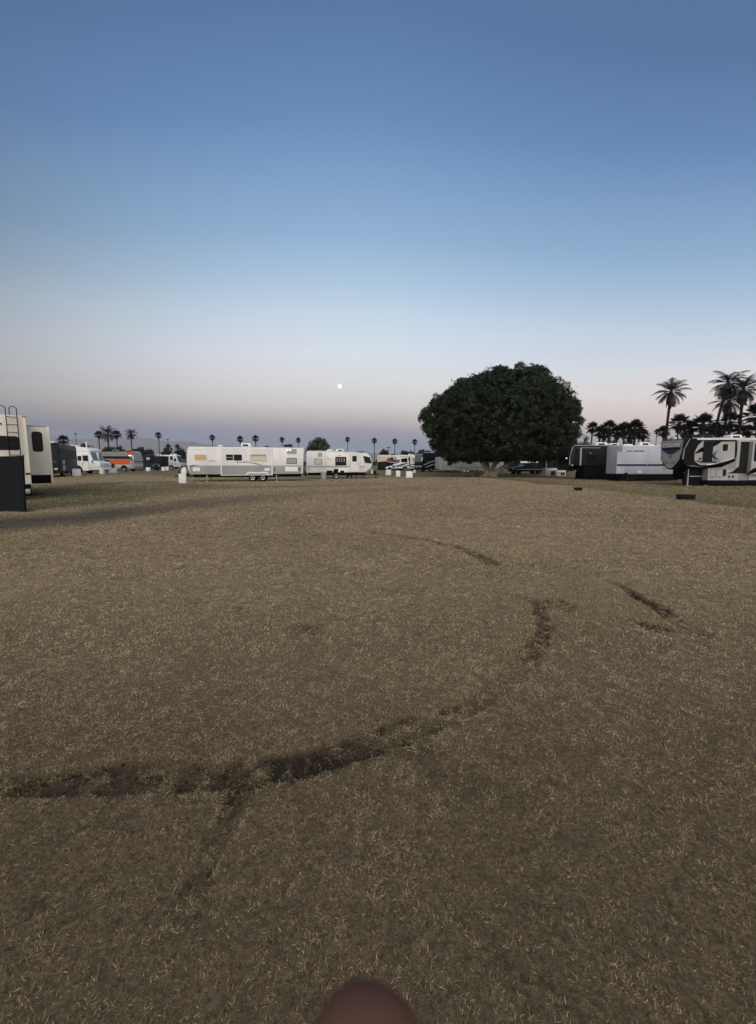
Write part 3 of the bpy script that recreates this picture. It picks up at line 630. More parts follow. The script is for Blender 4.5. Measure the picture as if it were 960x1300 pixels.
def vanlike(name, label, cat, p0, p1, front, w, m, vt, wheels, wins, group, slope=1.0, hood=.9, hoodz=1.15, r=.38, pillar=.55, base=.35, rim=None):
    v = Veh(name, label, cat, p0, p1, front, w, group); P = v.P
    um = UC + v.p0.x / v.p0.y * F
    zt = zat(vt, v.p0.y) - v.gz; x1 = v.xf
    pts = [(v.xr, base), (v.xr - .02, 1.0), (v.xr + .06, zt - .12), (v.xr + .22, zt), (x1 - hood - slope * .55 - .2, zt), (x1 - hood - slope * .5, zt - .04), (x1 - hood, hoodz + .12), (x1 - .15, hoodz - .12), (x1, hoodz - .35), (x1 + .02, base + .05), (x1 - .1, base)]
    v.body(pts, m, bevel=.07)
    MB().loft([(x1 - hood - slope * .5 + .05, -w * .42, zt - .12), (x1 - hood - slope * .5 + .05, w * .42, zt - .12), (x1 - hood + .01, w * .44, hoodz + .18), (x1 - hood + .01, -w * .44, hoodz + .18)],
              [(x1 - hood - slope * .5 - .1, -w * .42, zt - .12), (x1 - hood - slope * .5 - .1, w * .42, zt - .12), (x1 - hood - .14, w * .44, hoodz + .18), (x1 - hood - .14, -w * .44, hoodz + .18)]).build('windscreen', GLASS, v.root)
    for a, b, c in wins: v.panel('side_window', [(a * v.len + v.xr, hoodz + .15), (b * v.len + v.xr, hoodz + .15), (c * v.len + v.xr, zt - .16), (a * v.len + v.xr + .05, zt - .16)], GLASS, .014)
    for k in wheels:
        x = v.xr + k * v.len
        v.panel('wheel_arch', [(x + (r + .1) * cos(a), r + (r + .1) * sin(a)) for a in [i * pi / 10 for i in range(11)]], CHASSIS, .010)
        v.wheel(x, r, .22, -.01, rim=rim)
    for yy in (-w * .34, w * .34):
        v.front('headlight', rrect(yy - .18, hoodz - .42, yy + .18, hoodz - .22, .05), x1, SILVER, .02)
        v.front('tail_lamp', rrect(yy * 1.15 - .08, .9, yy * 1.15 + .08, 1.3, .03), v.xr, REDL, .02, -1)
    v.box('front_bumper', x1 - .1, x1 + .08, -w * .46, w * .46, base, base + .22, CHASSIS, .04); v.box('rear_bumper', v.xr - .1, v.xr + .1, -w * .46, w * .46, base, base + .2, CHASSIS, .04)
    v.front('grille', rrect(-w * .22, hoodz - .45, w * .22, hoodz - .2, .03), x1, BPLASTIC, .015)
    for sg in (-1, 1): MB().tube([(x1 - hood - .25, sg * w / 2, hoodz + .2), (x1 - hood - .2, sg * (w / 2 + .2), hoodz + .25), (x1 - hood - .2, sg * (w / 2 + .2), hoodz + .05)], [.03, .07, .09], 8).build('mirror', BPLASTIC, v.root)
    return v, zt
GR = 'vans and cars parked among the motorhomes'
v, zt = vanlike('camper_van', 'tall dark green camper van parked behind a white box near the orange motorhome', 'van', px(175.5, 80), px(193, 79), 'R', 2.1, DGREEN, 577.2, (.2, .8), ((.08, .4, .4), (.45, .70, .66)), GR, .9, .8, 1.35, .40)
v.rpx('side_pane', 185.8, 580.6, 190.2, 583.6, LGREY, .02, .03); v.rpx('roof_rack', 178, 576.2, 189, 577.2, CHASSIS, .02, .02)
v.box('awning_case', v.xr + .4, v.xf - 1.6, v.w / 2 - .05, v.w / 2 + .14, zt - .22, zt - .06, CHAR, .03)
v, zt = vanlike('van', 'black van with white roof unit next to the grey shuttle bus', 'van', px(191.5, 86), px(206, 85.5), 'L', 2.1, BLACK, 579, (.2, .8), ((.08, .35, .35), (.40, .66, .62)), GR, .9, .7, 1.25, .38)
v.ac(v.xf - 1.7, zt, 1.1, .8, .35)
v.rpx('side_panel', 193.5, 582.2, 198, 585, LGREY, .02, .04)

def shuttle():
    v = Veh('shuttle_bus', 'small silver shuttle bus with three dark side windows in a row', 'bus', px(204, 93), px(225.5, 93), 'R', 2.3, 'travel trailers and motorhomes on the field')
    P = v.P; zt = P(212, 577.4)[1]; x1 = v.xf
    v.body([(v.xr, .5), (v.xr, zt - .1), (v.xr + .12, zt), (x1 - .55, zt), (x1 - .2, zt - .2), (x1 + .35, 1.55), (x1 + .75, 1.35), (x1 + .85, .5)], LGREY, bevel=.07)
    v.rpx('upper_band', 204.3, 577.8, 224, 579, WHITE2, .010, .02)
    for a, b in ((205, 209), (210.7, 214.2), (216, 219.4)): v.win(a, 579.2, b, 584, GLASS, CHAR, b=.05)
    v.win(220.8, 582, 223.8, 585.6, GLASS, CHAR, b=.05, name='cab_window')
    v.rpx('side_stripe', 204.5, 586.2, 224.5, 587, GREY, .012, .01); v.rpx('side_stripe', 204.5, 588.4, 224.5, 589.4, GREY, .012, .01)
    MB().loft([(x1 - .12, -1, zt - .28), (x1 - .12, 1, zt - .28), (x1 + .36, 1.02, 1.62), (x1 + .36, -1.02, 1.62)], [(x1 - .25, -1, zt - .28), (x1 - .25, 1, zt - .28), (x1 + .2, 1.02, 1.62), (x1 + .2, -1.02, 1.62)]).build('windscreen', GLASS, v.root)
    for u in (217.6, 206.5):
        x = P(u, 592)[0]; v.panel('wheel_arch', [(x + .56 * cos(a), .44 + .56 * sin(a)) for a in [i * pi / 10 for i in range(11)]], CHASSIS, .014); v.wheel(x, .43, .24, -.01, rim=SILVER)
    v.box('front_bumper', x1 + .75, x1 + .98, -1.1, 1.1, .45, .7, CHASSIS, .04)
    for yy in (-.8, .8): v.front('headlight', rrect(yy - .18, .95, yy + .18, 1.2, .05), x1 + .8, SILVER, .03)
    MB().tube([(x1 + .1, v.y(1.1), 1.9), (x1 + .35, v.y(1.35), 1.9), (x1 + .35, v.y(1.35), 1.5)], [.03, .07, .09], 8).build('mirror', WHITE2, v.root)
    v.ac(P(217.5, 576)[0], zt, 1.2, 1.2, .28)
shuttle()
vanlike('pickup_truck', 'small grey pickup in the distance just left of the long white trailer', 'pickup truck', px(224, 112), px(240, 111), 'R', 1.9, GREY, 583.6, (.2, .8), ((.42, .68, .64),), GR, 1.0, 1.2, 1.05, .36)

# ------------------------------------------------------------------ centre: beige coach, white car, class C, black motorhome, white fifth wheel
def tan_motorhome():
    v = Veh('motorhome', 'cream and maroon motorhome with black lower half behind the white car', 'motorhome', px(479, 84), px(511, 84), 'R', 2.5, 'travel trailers and motorhomes on the field')
    P = v.P; zt = P(490, 577.8)[1]
    v.body([(v.xr, .5), (v.xr, zt - .1), (v.xr + .15, zt), (v.xf - .3, zt), (v.xf, zt - .4), (v.xf + .1, .5)], TAN, bevel=.07)
    v.ppx('lower_panel', [(479.3, 586.6), (493, 585.4), (510, 586.4), (510, 596.6), (479.3, 596.6)], BLACK, .012)
    v.ppx('maroon_swoosh', [(492, 582), (497, 580.6), (503.5, 581), (503.5, 586), (497, 586), (490.5, 585)], MAROON, .016)
    v.curve_stripe('swoosh', [(480, 585.4), (487, 584.6), (494, 586.6), (503, 587.4)], [.05, .14, .14, .06], CREAM, .022)
    v.rpx('roof_edge', 479.4, 577.6, 504, 578.6, CREAM, .03, .02)
    v.win(496.5, 580.8, 500, 583.4, GLASS, BPLASTIC); v.rpx('awning', 481, 578.8, 493, 579.6, CREAM, .09, .03)
    for k in (.2, .75): v.wheel(v.xr + v.len * k, .5, .26, 0)
    v.ac(P(499, 577)[0], zt, 1, .8, .28, CHAR); v.undercarriage(v.xr + .3, v.xf - .3, .3, .52)
    v.front('windscreen', rrect(-1.1, 1.6, 1.1, zt - .6, .1), v.xf + .06, GLASS, .05)
    for yy in (-.9, .9): v.front('headlight', rrect(yy - .2, .9, yy + .2, 1.15, .05), v.xf + .09, SILVER, .03)
tan_motorhome()
vanlike('car', 'white sedan parked in front of the cream and maroon motorhome', 'car', px(490.5, 79), px(511, 79.5), 'L', 1.75, WHITE2, 588.2, (.2, .8), ((.18, .42, .40), (.44, .66, .58)), GR, 1.3, 1.3, .88, .33, base=.25)

def class_c():
    v = Veh('motorhome', 'white class C motorhome with dark stripes and a cab-over bunk', 'motorhome', px(503, 77), px(533, 78.5), 'L', 2.35, 'travel trailers and motorhomes on the field')
    P = v.P; zt = P(520, 577.6)[1]; zb = P(520, 594.8)[1]
    xc = P(510.5, 585)[0]; xh = P(502.4, 591)[0]
    v.body([(v.xr, zb), (v.xr, zt), (P(506.5, 580)[0], zt), (P(503.8, 582)[0], zt - .35), (P(504.3, 584)[0], zt - .95), (xc + .35, zt - 1.05), (xc + .55, 1.55), (xh - .25, 1.30), (xh, 1.1), (xh + .02, .5), (v.xf - .8, .45)], WHITE2, bevel=.06)
    MB().loft([(xc + .40, -1, zt - 1.08), (xc + .40, 1, zt - 1.08), (xc + .62, 1, 1.58), (xc + .62, -1, 1.58)], [(xc + .2, -1, zt - 1.08), (xc + .2, 1, zt - 1.08), (xc + .5, 1, 1.58), (xc + .5, -1, 1.58)]).build('windscreen', WGLASS, v.root)
    v.ppx('cab_window', [(509.8, 582.2), (516.8, 581.8), (516.8, 586.8), (509.0, 586.6)], GLASS, .02)
    v.rpx('rear_cab_panel', 513.6, 581.6, 517.2, 587, BLACK, .016, .03)
    o = v.rpx('slide_out', 520, 579.6, 532.6, 592.4, WHITE, .09, .03)
    v.ppx('slide_outline', [(519.6, 579.6), (520.4, 579.6), (520.6, 590.6), (522, 592), (532, 592.2), (532, 593), (521.4, 592.8), (519.8, 591)], BLACK, .10)
    v.win(523, 581.2, 525.4, 585.4, GLASS, BLACK, t=.08); v.win(519.0 - .6, 581, 519.9, 585, GLASS, BLACK)
    v.rpx('upper_stripe', 507, 579.4, 519.4, 580, GREY, .014, .01)
    v.curve_stripe('swoosh', [(503.5, 591.8), (509, 590.4), (515, 588.6), (519, 588.4)], [.10, .30, .20, .04], CHAR, .02)
    v.curve_stripe('swoosh', [(516, 592), (521, 590.0), (529, 589), (532.5, 588.8)], [.04, .12, .16, .10], CHAR, .11)
    v.curve_stripe('swoosh', [(506, 593.6), (512, 591.4), (519, 590.6)], [.06, .10, .04], GREY, .022)
    for u in (514.3, 529): 
        x = P(u, 595)[0]; v.panel('wheel_arch', [(x + .5 * cos(a), .4 + .5 * sin(a)) for a in [i * pi / 10 for i in range(11)]], CHASSIS, .016); v.wheel(x, .39, .24, -.02, rim=SILVER)
    yv = 1.0
    v.front('grille', rrect(-.6, .7, .6, 1.05, .05), xh, BLACK, .02)
    for yy in (-.85, .85): v.front('headlight', rrect(yy - .18, .78, yy + .18, 1.05, .05), xh, SILVER, .025)
    v.ppx('grille_side', [(502.6, 591), (506.2, 590.2), (506.2, 592.2), (502.8, 592.8)], BLACK, .012)
    v.box('front_bumper', xh - .1, xh + .12, -1.05, 1.05, .42, .66, LGREY, .04)
    MB().tube([(xc, v.y(1.15), 1.7), (xc + .15, v.y(1.4), 1.75), (xc + .15, v.y(1.4), 1.4)], [.03, .07, .09], 8).build('mirror', WHITE2, v.root)
    v.ac(P(524, 577)[0], zt, 1, .7, .26); v.undercarriage(v.xr + .2, v.xf - 1.2, .32, zb + .05)
class_c()

def black_motorhome():
    p0 = Vector(px(537, 69)); hd = Vector((-.86, -.51)); p1 = p0 - hd * 10
    v = Veh('motorhome', 'black class A motorhome with silver swooshes and a grey windscreen', 'motorhome', tuple(p0), tuple(p1), 'L', 2.5, 'travel trailers and motorhomes on the field')
    P = v.P; zt = P(537, 574.2)[1]; x1 = v.xf
    v.body([(v.xr, .4), (v.xr, zt), (x1 - .35, zt), (x1 - .05, zt - .25), (x1 + .14, 1.7), (x1 + .16, .4)], BLACK, bevel=.08)
    def nose(n, ya, yb, z0, z1, m, t=.02):
        X = lambda z: x1 + .14 - (max(z, 1.7) - 1.7) / (zt - .25 - 1.7) * .19
        return MB().loft([(X(z0) - .05, ya, z0), (X(z0) - .05, yb, z0), (X(z1) - .05, yb, z1), (X(z1) - .05, ya, z1)], [(X(z0) + t, ya, z0), (X(z0) + t, yb, z0), (X(z1) + t, yb, z1), (X(z1) + t, ya, z1)]).build(n, m, v.root)
    nose('windscreen', -1.12, 1.12, 1.72, zt - .55, WGLASS); nose('nose_band', -1.15, 1.15, 1.25, 1.6, CHAR); nose('grille', -.6, .6, .75, 1.12, GREY, .03)
    nose('roof_cap', -1.15, 1.15, zt - .5, zt - .27, GREY)
    for yy in (-.9, .9): nose('headlight', yy - .22, yy + .22, .8, 1.1, SILVER, .035)
    v.curve_stripe('swoosh', [(537.3, 590.8), (545, 587.4), (552, 585), (560, 583.6)], [.06, .34, .22, .06], SILVER, .016)
    v.curve_stripe('swoosh', [(540, 593.4), (548, 590.4), (556, 588.6)], [.05, .22, .08], LGREY, .018)
    v.rpx('roof_edge', 538, 574.2, 558, 575.2, GREY, .02, .02)
    v.ppx('cab_window', [(538.2, 582), (543.5, 581), (543.5, 586), (538.2, 587.4)], GLASS, .02)
    v.win(549, 579.4, 555, 584.6, GLASS, CHAR)
    v.wheel(P(547.6, 595.4)[0], .5, .26, -.01, rim=SILVER); v.wheel(v.xr + 2.2, .5, .26, -.01, rim=SILVER)
    for sg in (-1, 1): MB().tube([(x1 - .1, sg * 1.2, zt - .9), (x1 + .35, sg * 1.42, zt - 1.0), (x1 + .35, sg * 1.42, zt - 1.5)], [.03, .08, .12], 8).build('mirror', WHITE2, v.root)
    v.ac(0, zt, 1, .8, .26, CHAR); v.undercarriage(v.xr + .3, x1 - .2, .3, .45)
black_motorhome()

def shaded_trailer():
    v = Veh('travel_trailer', 'pale travel trailer parked behind the big tree trunk and picnic table', 'travel trailer', px(557.5, 67), px(640, 69), 'L', 2.45, 'travel trailers and motorhomes on the field')
    P = v.P; zt = P(590, 580.0)[1]; zb = P(590, 597)[1]
    v.body([(v.xf - .3, zb), (v.xf, zb + .25), (v.xf, zt - .2), (v.xf - .2, zt), (v.xr, zt), (v.xr, zb)], mat('shaded_white_paint', (.44, .44, .45), .5, 0, .3, .1, 1.4), bevel=.06)  # white paint darkened, the shade on this trailer is in the colour
    v.ppx('front_corner', [(557.8, 581), (561.4, 580.6), (561.4, 596.4), (558.2, 596.4)], LGREY, .03)
    for a in ((568, 581.8, 573.4, 584.8), (568, 587.4, 573, 590.8), (593, 584.6, 599.2, 589), (610.8, 584.4, 616, 588.6), (627, 583.5, 634, 588.5)): v.win(*a, GLASS, CHAR)
    v.ppx('seam_trim', [(579, 581), (579.5, 581), (579.5, 597), (579, 597)], LGREY, .01)
    v.curve_stripe('swoosh', [(577, 594.6), (584, 593.4), (592, 594.4), (600, 595.8)], [.03, .14, .14, .03], GREY, .014)
    v.curve_stripe('swoosh', [(598, 592), (608, 593.6), (618, 593.2)], [.03, .10, .03], GREY, .016)
    v.ppx('lower_band', [(561.8, 595.4), (639, 595.4), (639, 596.6), (561.8, 596.6)], LGREY, .012)
    for u in (603, 609): v.wheel(P(u, 598)[0], .36, .23, .04)
    v.undercarriage(v.xr + .3, v.xf - .5, .35, zb + .03); v.jack(P(563, 598)[0], .9, zb); v.ac(P(600, 579)[0], zt)
    MB().tube([(v.xf - .5, .8, .5), (v.xf + 1.1, 0, .48), (v.xf - .5, -.8, .5)], .05, 6).build('hitch_frame', CHASSIS, v.root)
shaded_trailer()

def back_motorhome():
    v = Veh('motorhome', 'white roofed motorhome half hidden behind the dark pickup under the tree', 'motorhome', px(646, 80), px(701, 81), 'L', 2.5, 'travel trailers and motorhomes on the field')
    P = v.P; zt = P(670, 582.4)[1]; zs = P(670, 587.6)[1]
    v.body([(v.xf, .5), (v.xf - .02, zt - .4), (v.xf - .3, zt), (v.xr, zt), (v.xr, .5)], CHAR, bevel=.06)
    v.ppx('upper_band', [(660, 583.4), (700, 583.2), (700, 587.2), (660, 587.8)], WHITE2, .014)
    for a in ((664, 583.9, 668.5, 585.6), (676, 583.8, 681, 585.6), (688, 583.8, 693, 585.4)): v.win(*a, GREY, LGREY)
    v.rpx('porch_light', 658.6, 583.8, 660.6, 585.4, LAMP, .06, .04)
    for k in (.2, .75): v.wheel(v.xr + v.len * k, .5, .26, 0)
    v.front('windscreen', rrect(-1.1, 1.6, 1.1, zt - .5, .1), v.xf, GLASS, .02); v.undercarriage(v.xr + .3, v.xf - .3, .3, .52); v.ac(0, zt)
back_motorhome()

def pickup():
    v = Veh('pickup_truck', 'black pickup truck with an open bed parked under the big tree', 'pickup truck', px(652.5, 62.5), px(692, 63.3), 'L', 1.95, GR)
    P = v.P; zt = P(670, 588.4)[1]; x1 = v.xf; k = v.len / 5.6
    pts = [(v.xr, .5), (v.xr, 1.18), (-.62 * k, 1.2), (-.60 * k, 1.25), (-.45 * k, zt - .02), (.55 * k, zt), (1.15 * k, 1.25), (x1 - .2, 1.10), (x1, .95), (x1, .45), (x1 - .2, .40)]
    v.body(pts, BLACK, bevel=.06)
    v.panel('side_window', [(-.36 * k, 1.27), (.12 * k, 1.27), (.12 * k, zt - .12), (-.32 * k, zt - .12)], GLASS, .012); v.panel('side_window', [(.18 * k, 1.27), (1.0 * k, 1.27), (.52 * k, zt - .12), (.18 * k, zt - .12)], GLASS, .012)
    for x in (v.xr + 1.15, x1 - .95):
        v.panel('wheel_arch', [(x + .5 * cos(a), .40 + .5 * sin(a)) for a in [i * pi / 10 for i in range(11)]], CHASSIS, .012); v.wheel(x, .40, .26, -.02, rim=CHAR)
    MB().loft([(.60 * k, -.8, zt - .08), (.60 * k, .8, zt - .08), (1.18 * k, .88, 1.28), (1.18 * k, -.88, 1.28)], [(.4 * k, -.8, zt - .08), (.4 * k, .8, zt - .08), (1.0 * k, .88, 1.28), (1.0 * k, -.88, 1.28)]).build('windscreen', GLASS, v.root)
    for yy in (-.75, .75): v.front('headlight', rrect(yy - .18, .78, yy + .18, .98, .04), x1, SILVER, .02); v.front('tail_lamp', rrect(yy * 1.1 - .06, .85, yy * 1.1 + .06, 1.15, .03), v.xr, REDL, .02, -1)
    v.box('front_bumper', x1 - .05, x1 + .12, -.92, .92, .42, .66, CHAR, .04); v.box('bed_liner', v.xr + .12, -.72 * k, -.82, .82, 1.0, 1.215, CHASSIS, .01)
    v.panel('side_trim', rrect(v.xr + .2, .78, x1 - .3, .83, .01), SILVER, .014)
    MB().tube([(.95 * k, v.y(.98), 1.25), (1.0 * k, v.y(1.18), 1.3), (1.0 * k, v.y(1.18), 1.12)], [.03, .07, .09], 8).build('mirror', BPLASTIC, v.root)
pickup()

def dark_gap_trailer():  # dark body added to fill the gap beside the tree
    v = Veh('dark_gap_trailer', 'added black box trailer filling the dark gap behind the white cooling units', 'filler trailer', px(693, 66), px(730, 67), 'L', 2.3, 'travel trailers and motorhomes on the field')
    P = v.P; zt = P(705, 577.5)[1]
    v.body([(v.xr, .45), (v.xr, zt), (v.xf - .2, zt), (v.xf, zt - .3), (v.xf + .05, .6), (v.xf - .1, .45)], BLACK, bevel=.05)
    v.door(697, 582, 703, 600.5, CHAR); v.rpx('corner_trim', 693.2, 579, 694.2, 600, GREY, .02, .01); v.rpx('side_stripe', 694.5, 591, 729, 591.6, CHAR, .014, .01)
    for u in (712, 718): v.wheel(P(u, 602)[0], .36, .22, .0, rim=CHAR)
    v.undercarriage(v.xr + .2, v.xf - .3, .28, .5, .1)
    MB().tube([(v.xf - .4, .8, .42), (v.xf + 1.1, 0, .42), (v.xf - .4, -.8, .42)], .05, 6).build('hitch_frame', CHASSIS, v.root)
dark_gap_trailer()
# ------------------------------------------------------------------ right: black fifth wheel, white trailer, big graphic fifth wheel
def black_fifth():
    v = Veh('fifth_wheel_trailer', 'black fifth wheel with pale edge line on its raised nose beside the big tree', 'fifth wheel', px(724, 41.8), px(800, 42.6), 'L', 2.5, 'travel trailers and motorhomes on the field')
    P = v.P; zt = P(760, 565.3)[1]; zb = P(770, 594)[1]; x1 = v.xf
    zn = P(724, 591)[1]
    v.body([(v.xr, zb - .5), (v.xr, zt), (x1 - .5, zt + .06), (x1 - .08, zt - .25), (x1, zt - .9), (x1 - .06, zn + .2), (x1 - .2, zn), (x1 - 2.3, zn - .05), (x1 - 2.4, zb - .5)], CHAR, bevel=.12)
    MB().box(x1 - .30, x1 + .03, -1.0, 1.0, zn + .25, zt - .45, .10, .08).build('nose_cap', BLACK, v.root, .08)
    v.front('nose_window', rrect(-.75, zn + .9, .75, zt - .8, .1), x1 + .0, GLASS, .03)
    v.front('nose_lamp', rrect(v.y(.55) - .08, zn + .75, v.y(.55) + .08, zn + .87, .03), x1 - .02, LAMPDIM, .07)
    v.curve_stripe('edge_line', [(728, 566.4), (725.8, 572), (723.6, 582), (723.2, 590)], [.04, .08, .10, .05], LGREY, .02)
    v.rpx('roof_edge', 729, 564.9, 800, 566.0, GREY, .03, .02)
    o = v.rpx('slide_out', 736.6, 568.6, 779, 590.6, CHAR, .10, .05)
    v.rpx('slide_trim', 736.4, 568.6, 737.4, 590.6, LGREY, .12, .01, parent=o); v.rpx('slide_trim', 737, 568.2, 762, 568.9, GREY, .12, .01, parent=o)
    for u, w_ in ((749, 575.4), (771.2, 575.2), (781, 572.8)): v.rpx('clearance_light', u - .7, w_ - .5, u + .7, w_ + .5, LAMPDIM if u > 780 else LGREY, .13, .02)
    v.rpx('side_lamp', 725.4, 589.8, 727.6, 591.4, LGREY, .04, .02)
    v.win(729.6, 569.6, 734.5, 588, GLASS, BLACK, name='door_window'); v.win(744, 577.5, 756, 584.5, GLASS, BLACK, t=.1)
    v.rpx('skirt_or_shade', 741, 591.5, 800, 607, BLACK, .008, .03)  # black panel stands in for the shade under the body
    for u in (776, 783.5): v.wheel(P(u, 604)[0], .40, .25, .03, rim=CHAR)
    v.undercarriage(v.xr + .1, x1 - 2.3, .10, zb - .45, .05)  # block deepened almost to the ground to stand in for shade
    for y_ in (.95, -.95): v.jack(x1 - 2.6, y_, zb - .3, CHASSIS)
    v.box('pin_box', x1 - 1.5, x1 - .9, -.25, .25, zn - .5, zn + .05, CHASSIS, .04)
    v.box('generator', x1 - 3.6, x1 - 2.5, v.w / 2 - .5, v.w / 2 + .0, .4, 1.0, CHASSIS, .04)
    v.ac(P(771, 565)[0], zt + .0, 1.5, .9, .38); v.ac(P(745, 565)[0], zt, .9, .7, .24, CHAR); v.ac(P(788, 565)[0], zt, 1.2, .8, .3)
black_fifth()

def white_trailer():
    v = Veh('travel_trailer', 'ribbed white travel trailer with a blue stripe between the black and the patterned fifth wheels', 'travel trailer', px(782.3, 37.6), px(868, 37.8), 'R', 2.45, 'travel trailers and motorhomes on the field')
    P = v.P; zt = P(810, 565.2)[1]; zb = P(810, 602)[1]
    m = siding('dimmed_white_siding', (.46, .50, .56), .18)  # white dimmed towards blue, shade put into the siding colour
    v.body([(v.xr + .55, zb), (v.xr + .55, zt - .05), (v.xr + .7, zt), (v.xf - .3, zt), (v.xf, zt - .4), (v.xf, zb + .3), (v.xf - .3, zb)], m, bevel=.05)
    v.rpx('slide_out', 782.3, 574, 793, 601, m, .12, .04); v.rpx('slide_cap', 781.9, 573.4, 793, 574.4, LGREY, .15, .02)
    v.rpx('side_stripe', 782.4, 589.2, 793, 591.6, NAVY, .13, .01); v.rpx('side_stripe', 793.2, 589.2, 866, 591.6, NAVY, .012, .01)
    v.rpx('roof_trim', 793, 565.6, 866, 566.8, WHITE2, .03, .02)
    v.rpx('seam_trim', 821.4, 566.8, 822.1, 601.6, LGREY, .014, .01); v.rpx('corner_trim', 792.6, 566.8, 793.4, 601.6, LGREY, .05, .01)
    xs = [796, 798, 800.2, 803.8, 805.6, 807.6, 809.8, 812, 814, 816.2]
    for i, u in enumerate(xs):
        hgt = (1.5, 1.2, 1.5)[i % 3]; v.ppx('name_mark', [(u + .35, 572.6 - hgt * .55), (u + 1.9, 572.6 - hgt * .55), (u + 1.4, 573.4), (u - .1, 573.4)], NAVY, .012)
    v.rpx('script_mark', 801, 568.4, 805, 569, LGREY, .012, .01); v.rpx('script_mark', 808, 568.2, 811, 568.8, LGREY, .012, .01)
    h = v.rpx('storage_hatch', 809.8, 597.4, 814.8, 600.8, WHITE2, .02, .03); v.rpx('latch', 812, 600, 812.8, 600.5, STEEL, .03, .01, parent=h)
    v.rpx('outlet_cover', 842.6, 592.6, 846, 596.2, GREY, .02, .03)
    for u in (797.4, 804.6): v.wheel(P(u, 606)[0], .37, .24, .02, rim=CHAR)
    v.undercarriage(v.xr + .6, v.xf - .4, .10, zb + .03, .06)  # extra deep block, its lower part stands in for the shade underneath
    v.jack(P(787, 606)[0], .9, zb, CHASSIS); v.box('bumper', v.xr + .35, v.xr + .5, -1.1, 1.1, .48, .6, CHASSIS)
    v.box('battery_box', P(792, 606)[0], P(796, 606)[0], v.w / 2 - .1, v.w / 2 + .1, .5, .85, CHASSIS)
    v.ac(P(827, 565)[0], zt, 1.1, .8, .36); v.ac(P(806, 565)[0], zt, 1.0, .8, .16, None, False); v.vent(P(837, 565)[0], zt)
    MB().tube([(v.xf - .5, .8, .5), (v.xf + 1.1, 0, .48), (v.xf - .5, -.8, .5)], .05, 6).build('hitch_frame', CHASSIS, v.root)
white_trailer()

def text_mesh(name, txt, size, ext, mtl, parent, shear=.25, bold=.012):
    c = bpy.data.curves.new(name, 'FONT'); c.body = txt; c.size = size; c.extrude = ext; c.shear = shear; c.offset = bold; c.align_x = 'CENTER'; c.align_y = 'CENTER'; c.space_character = 1.05
    o = bpy.data.objects.new(name, c); COL.objects.link(o)
    bpy.context.view_layer.update()
    me = bpy.data.meshes.new_from_object(o.evaluated_get(bpy.context.evaluated_depsgraph_get()))
    bpy.data.objects.remove(o)
    t = bpy.data.objects.new(name, me); COL.objects.link(t); me.materials.clear(); me.materials.append(mtl); t.parent = parent
    return t

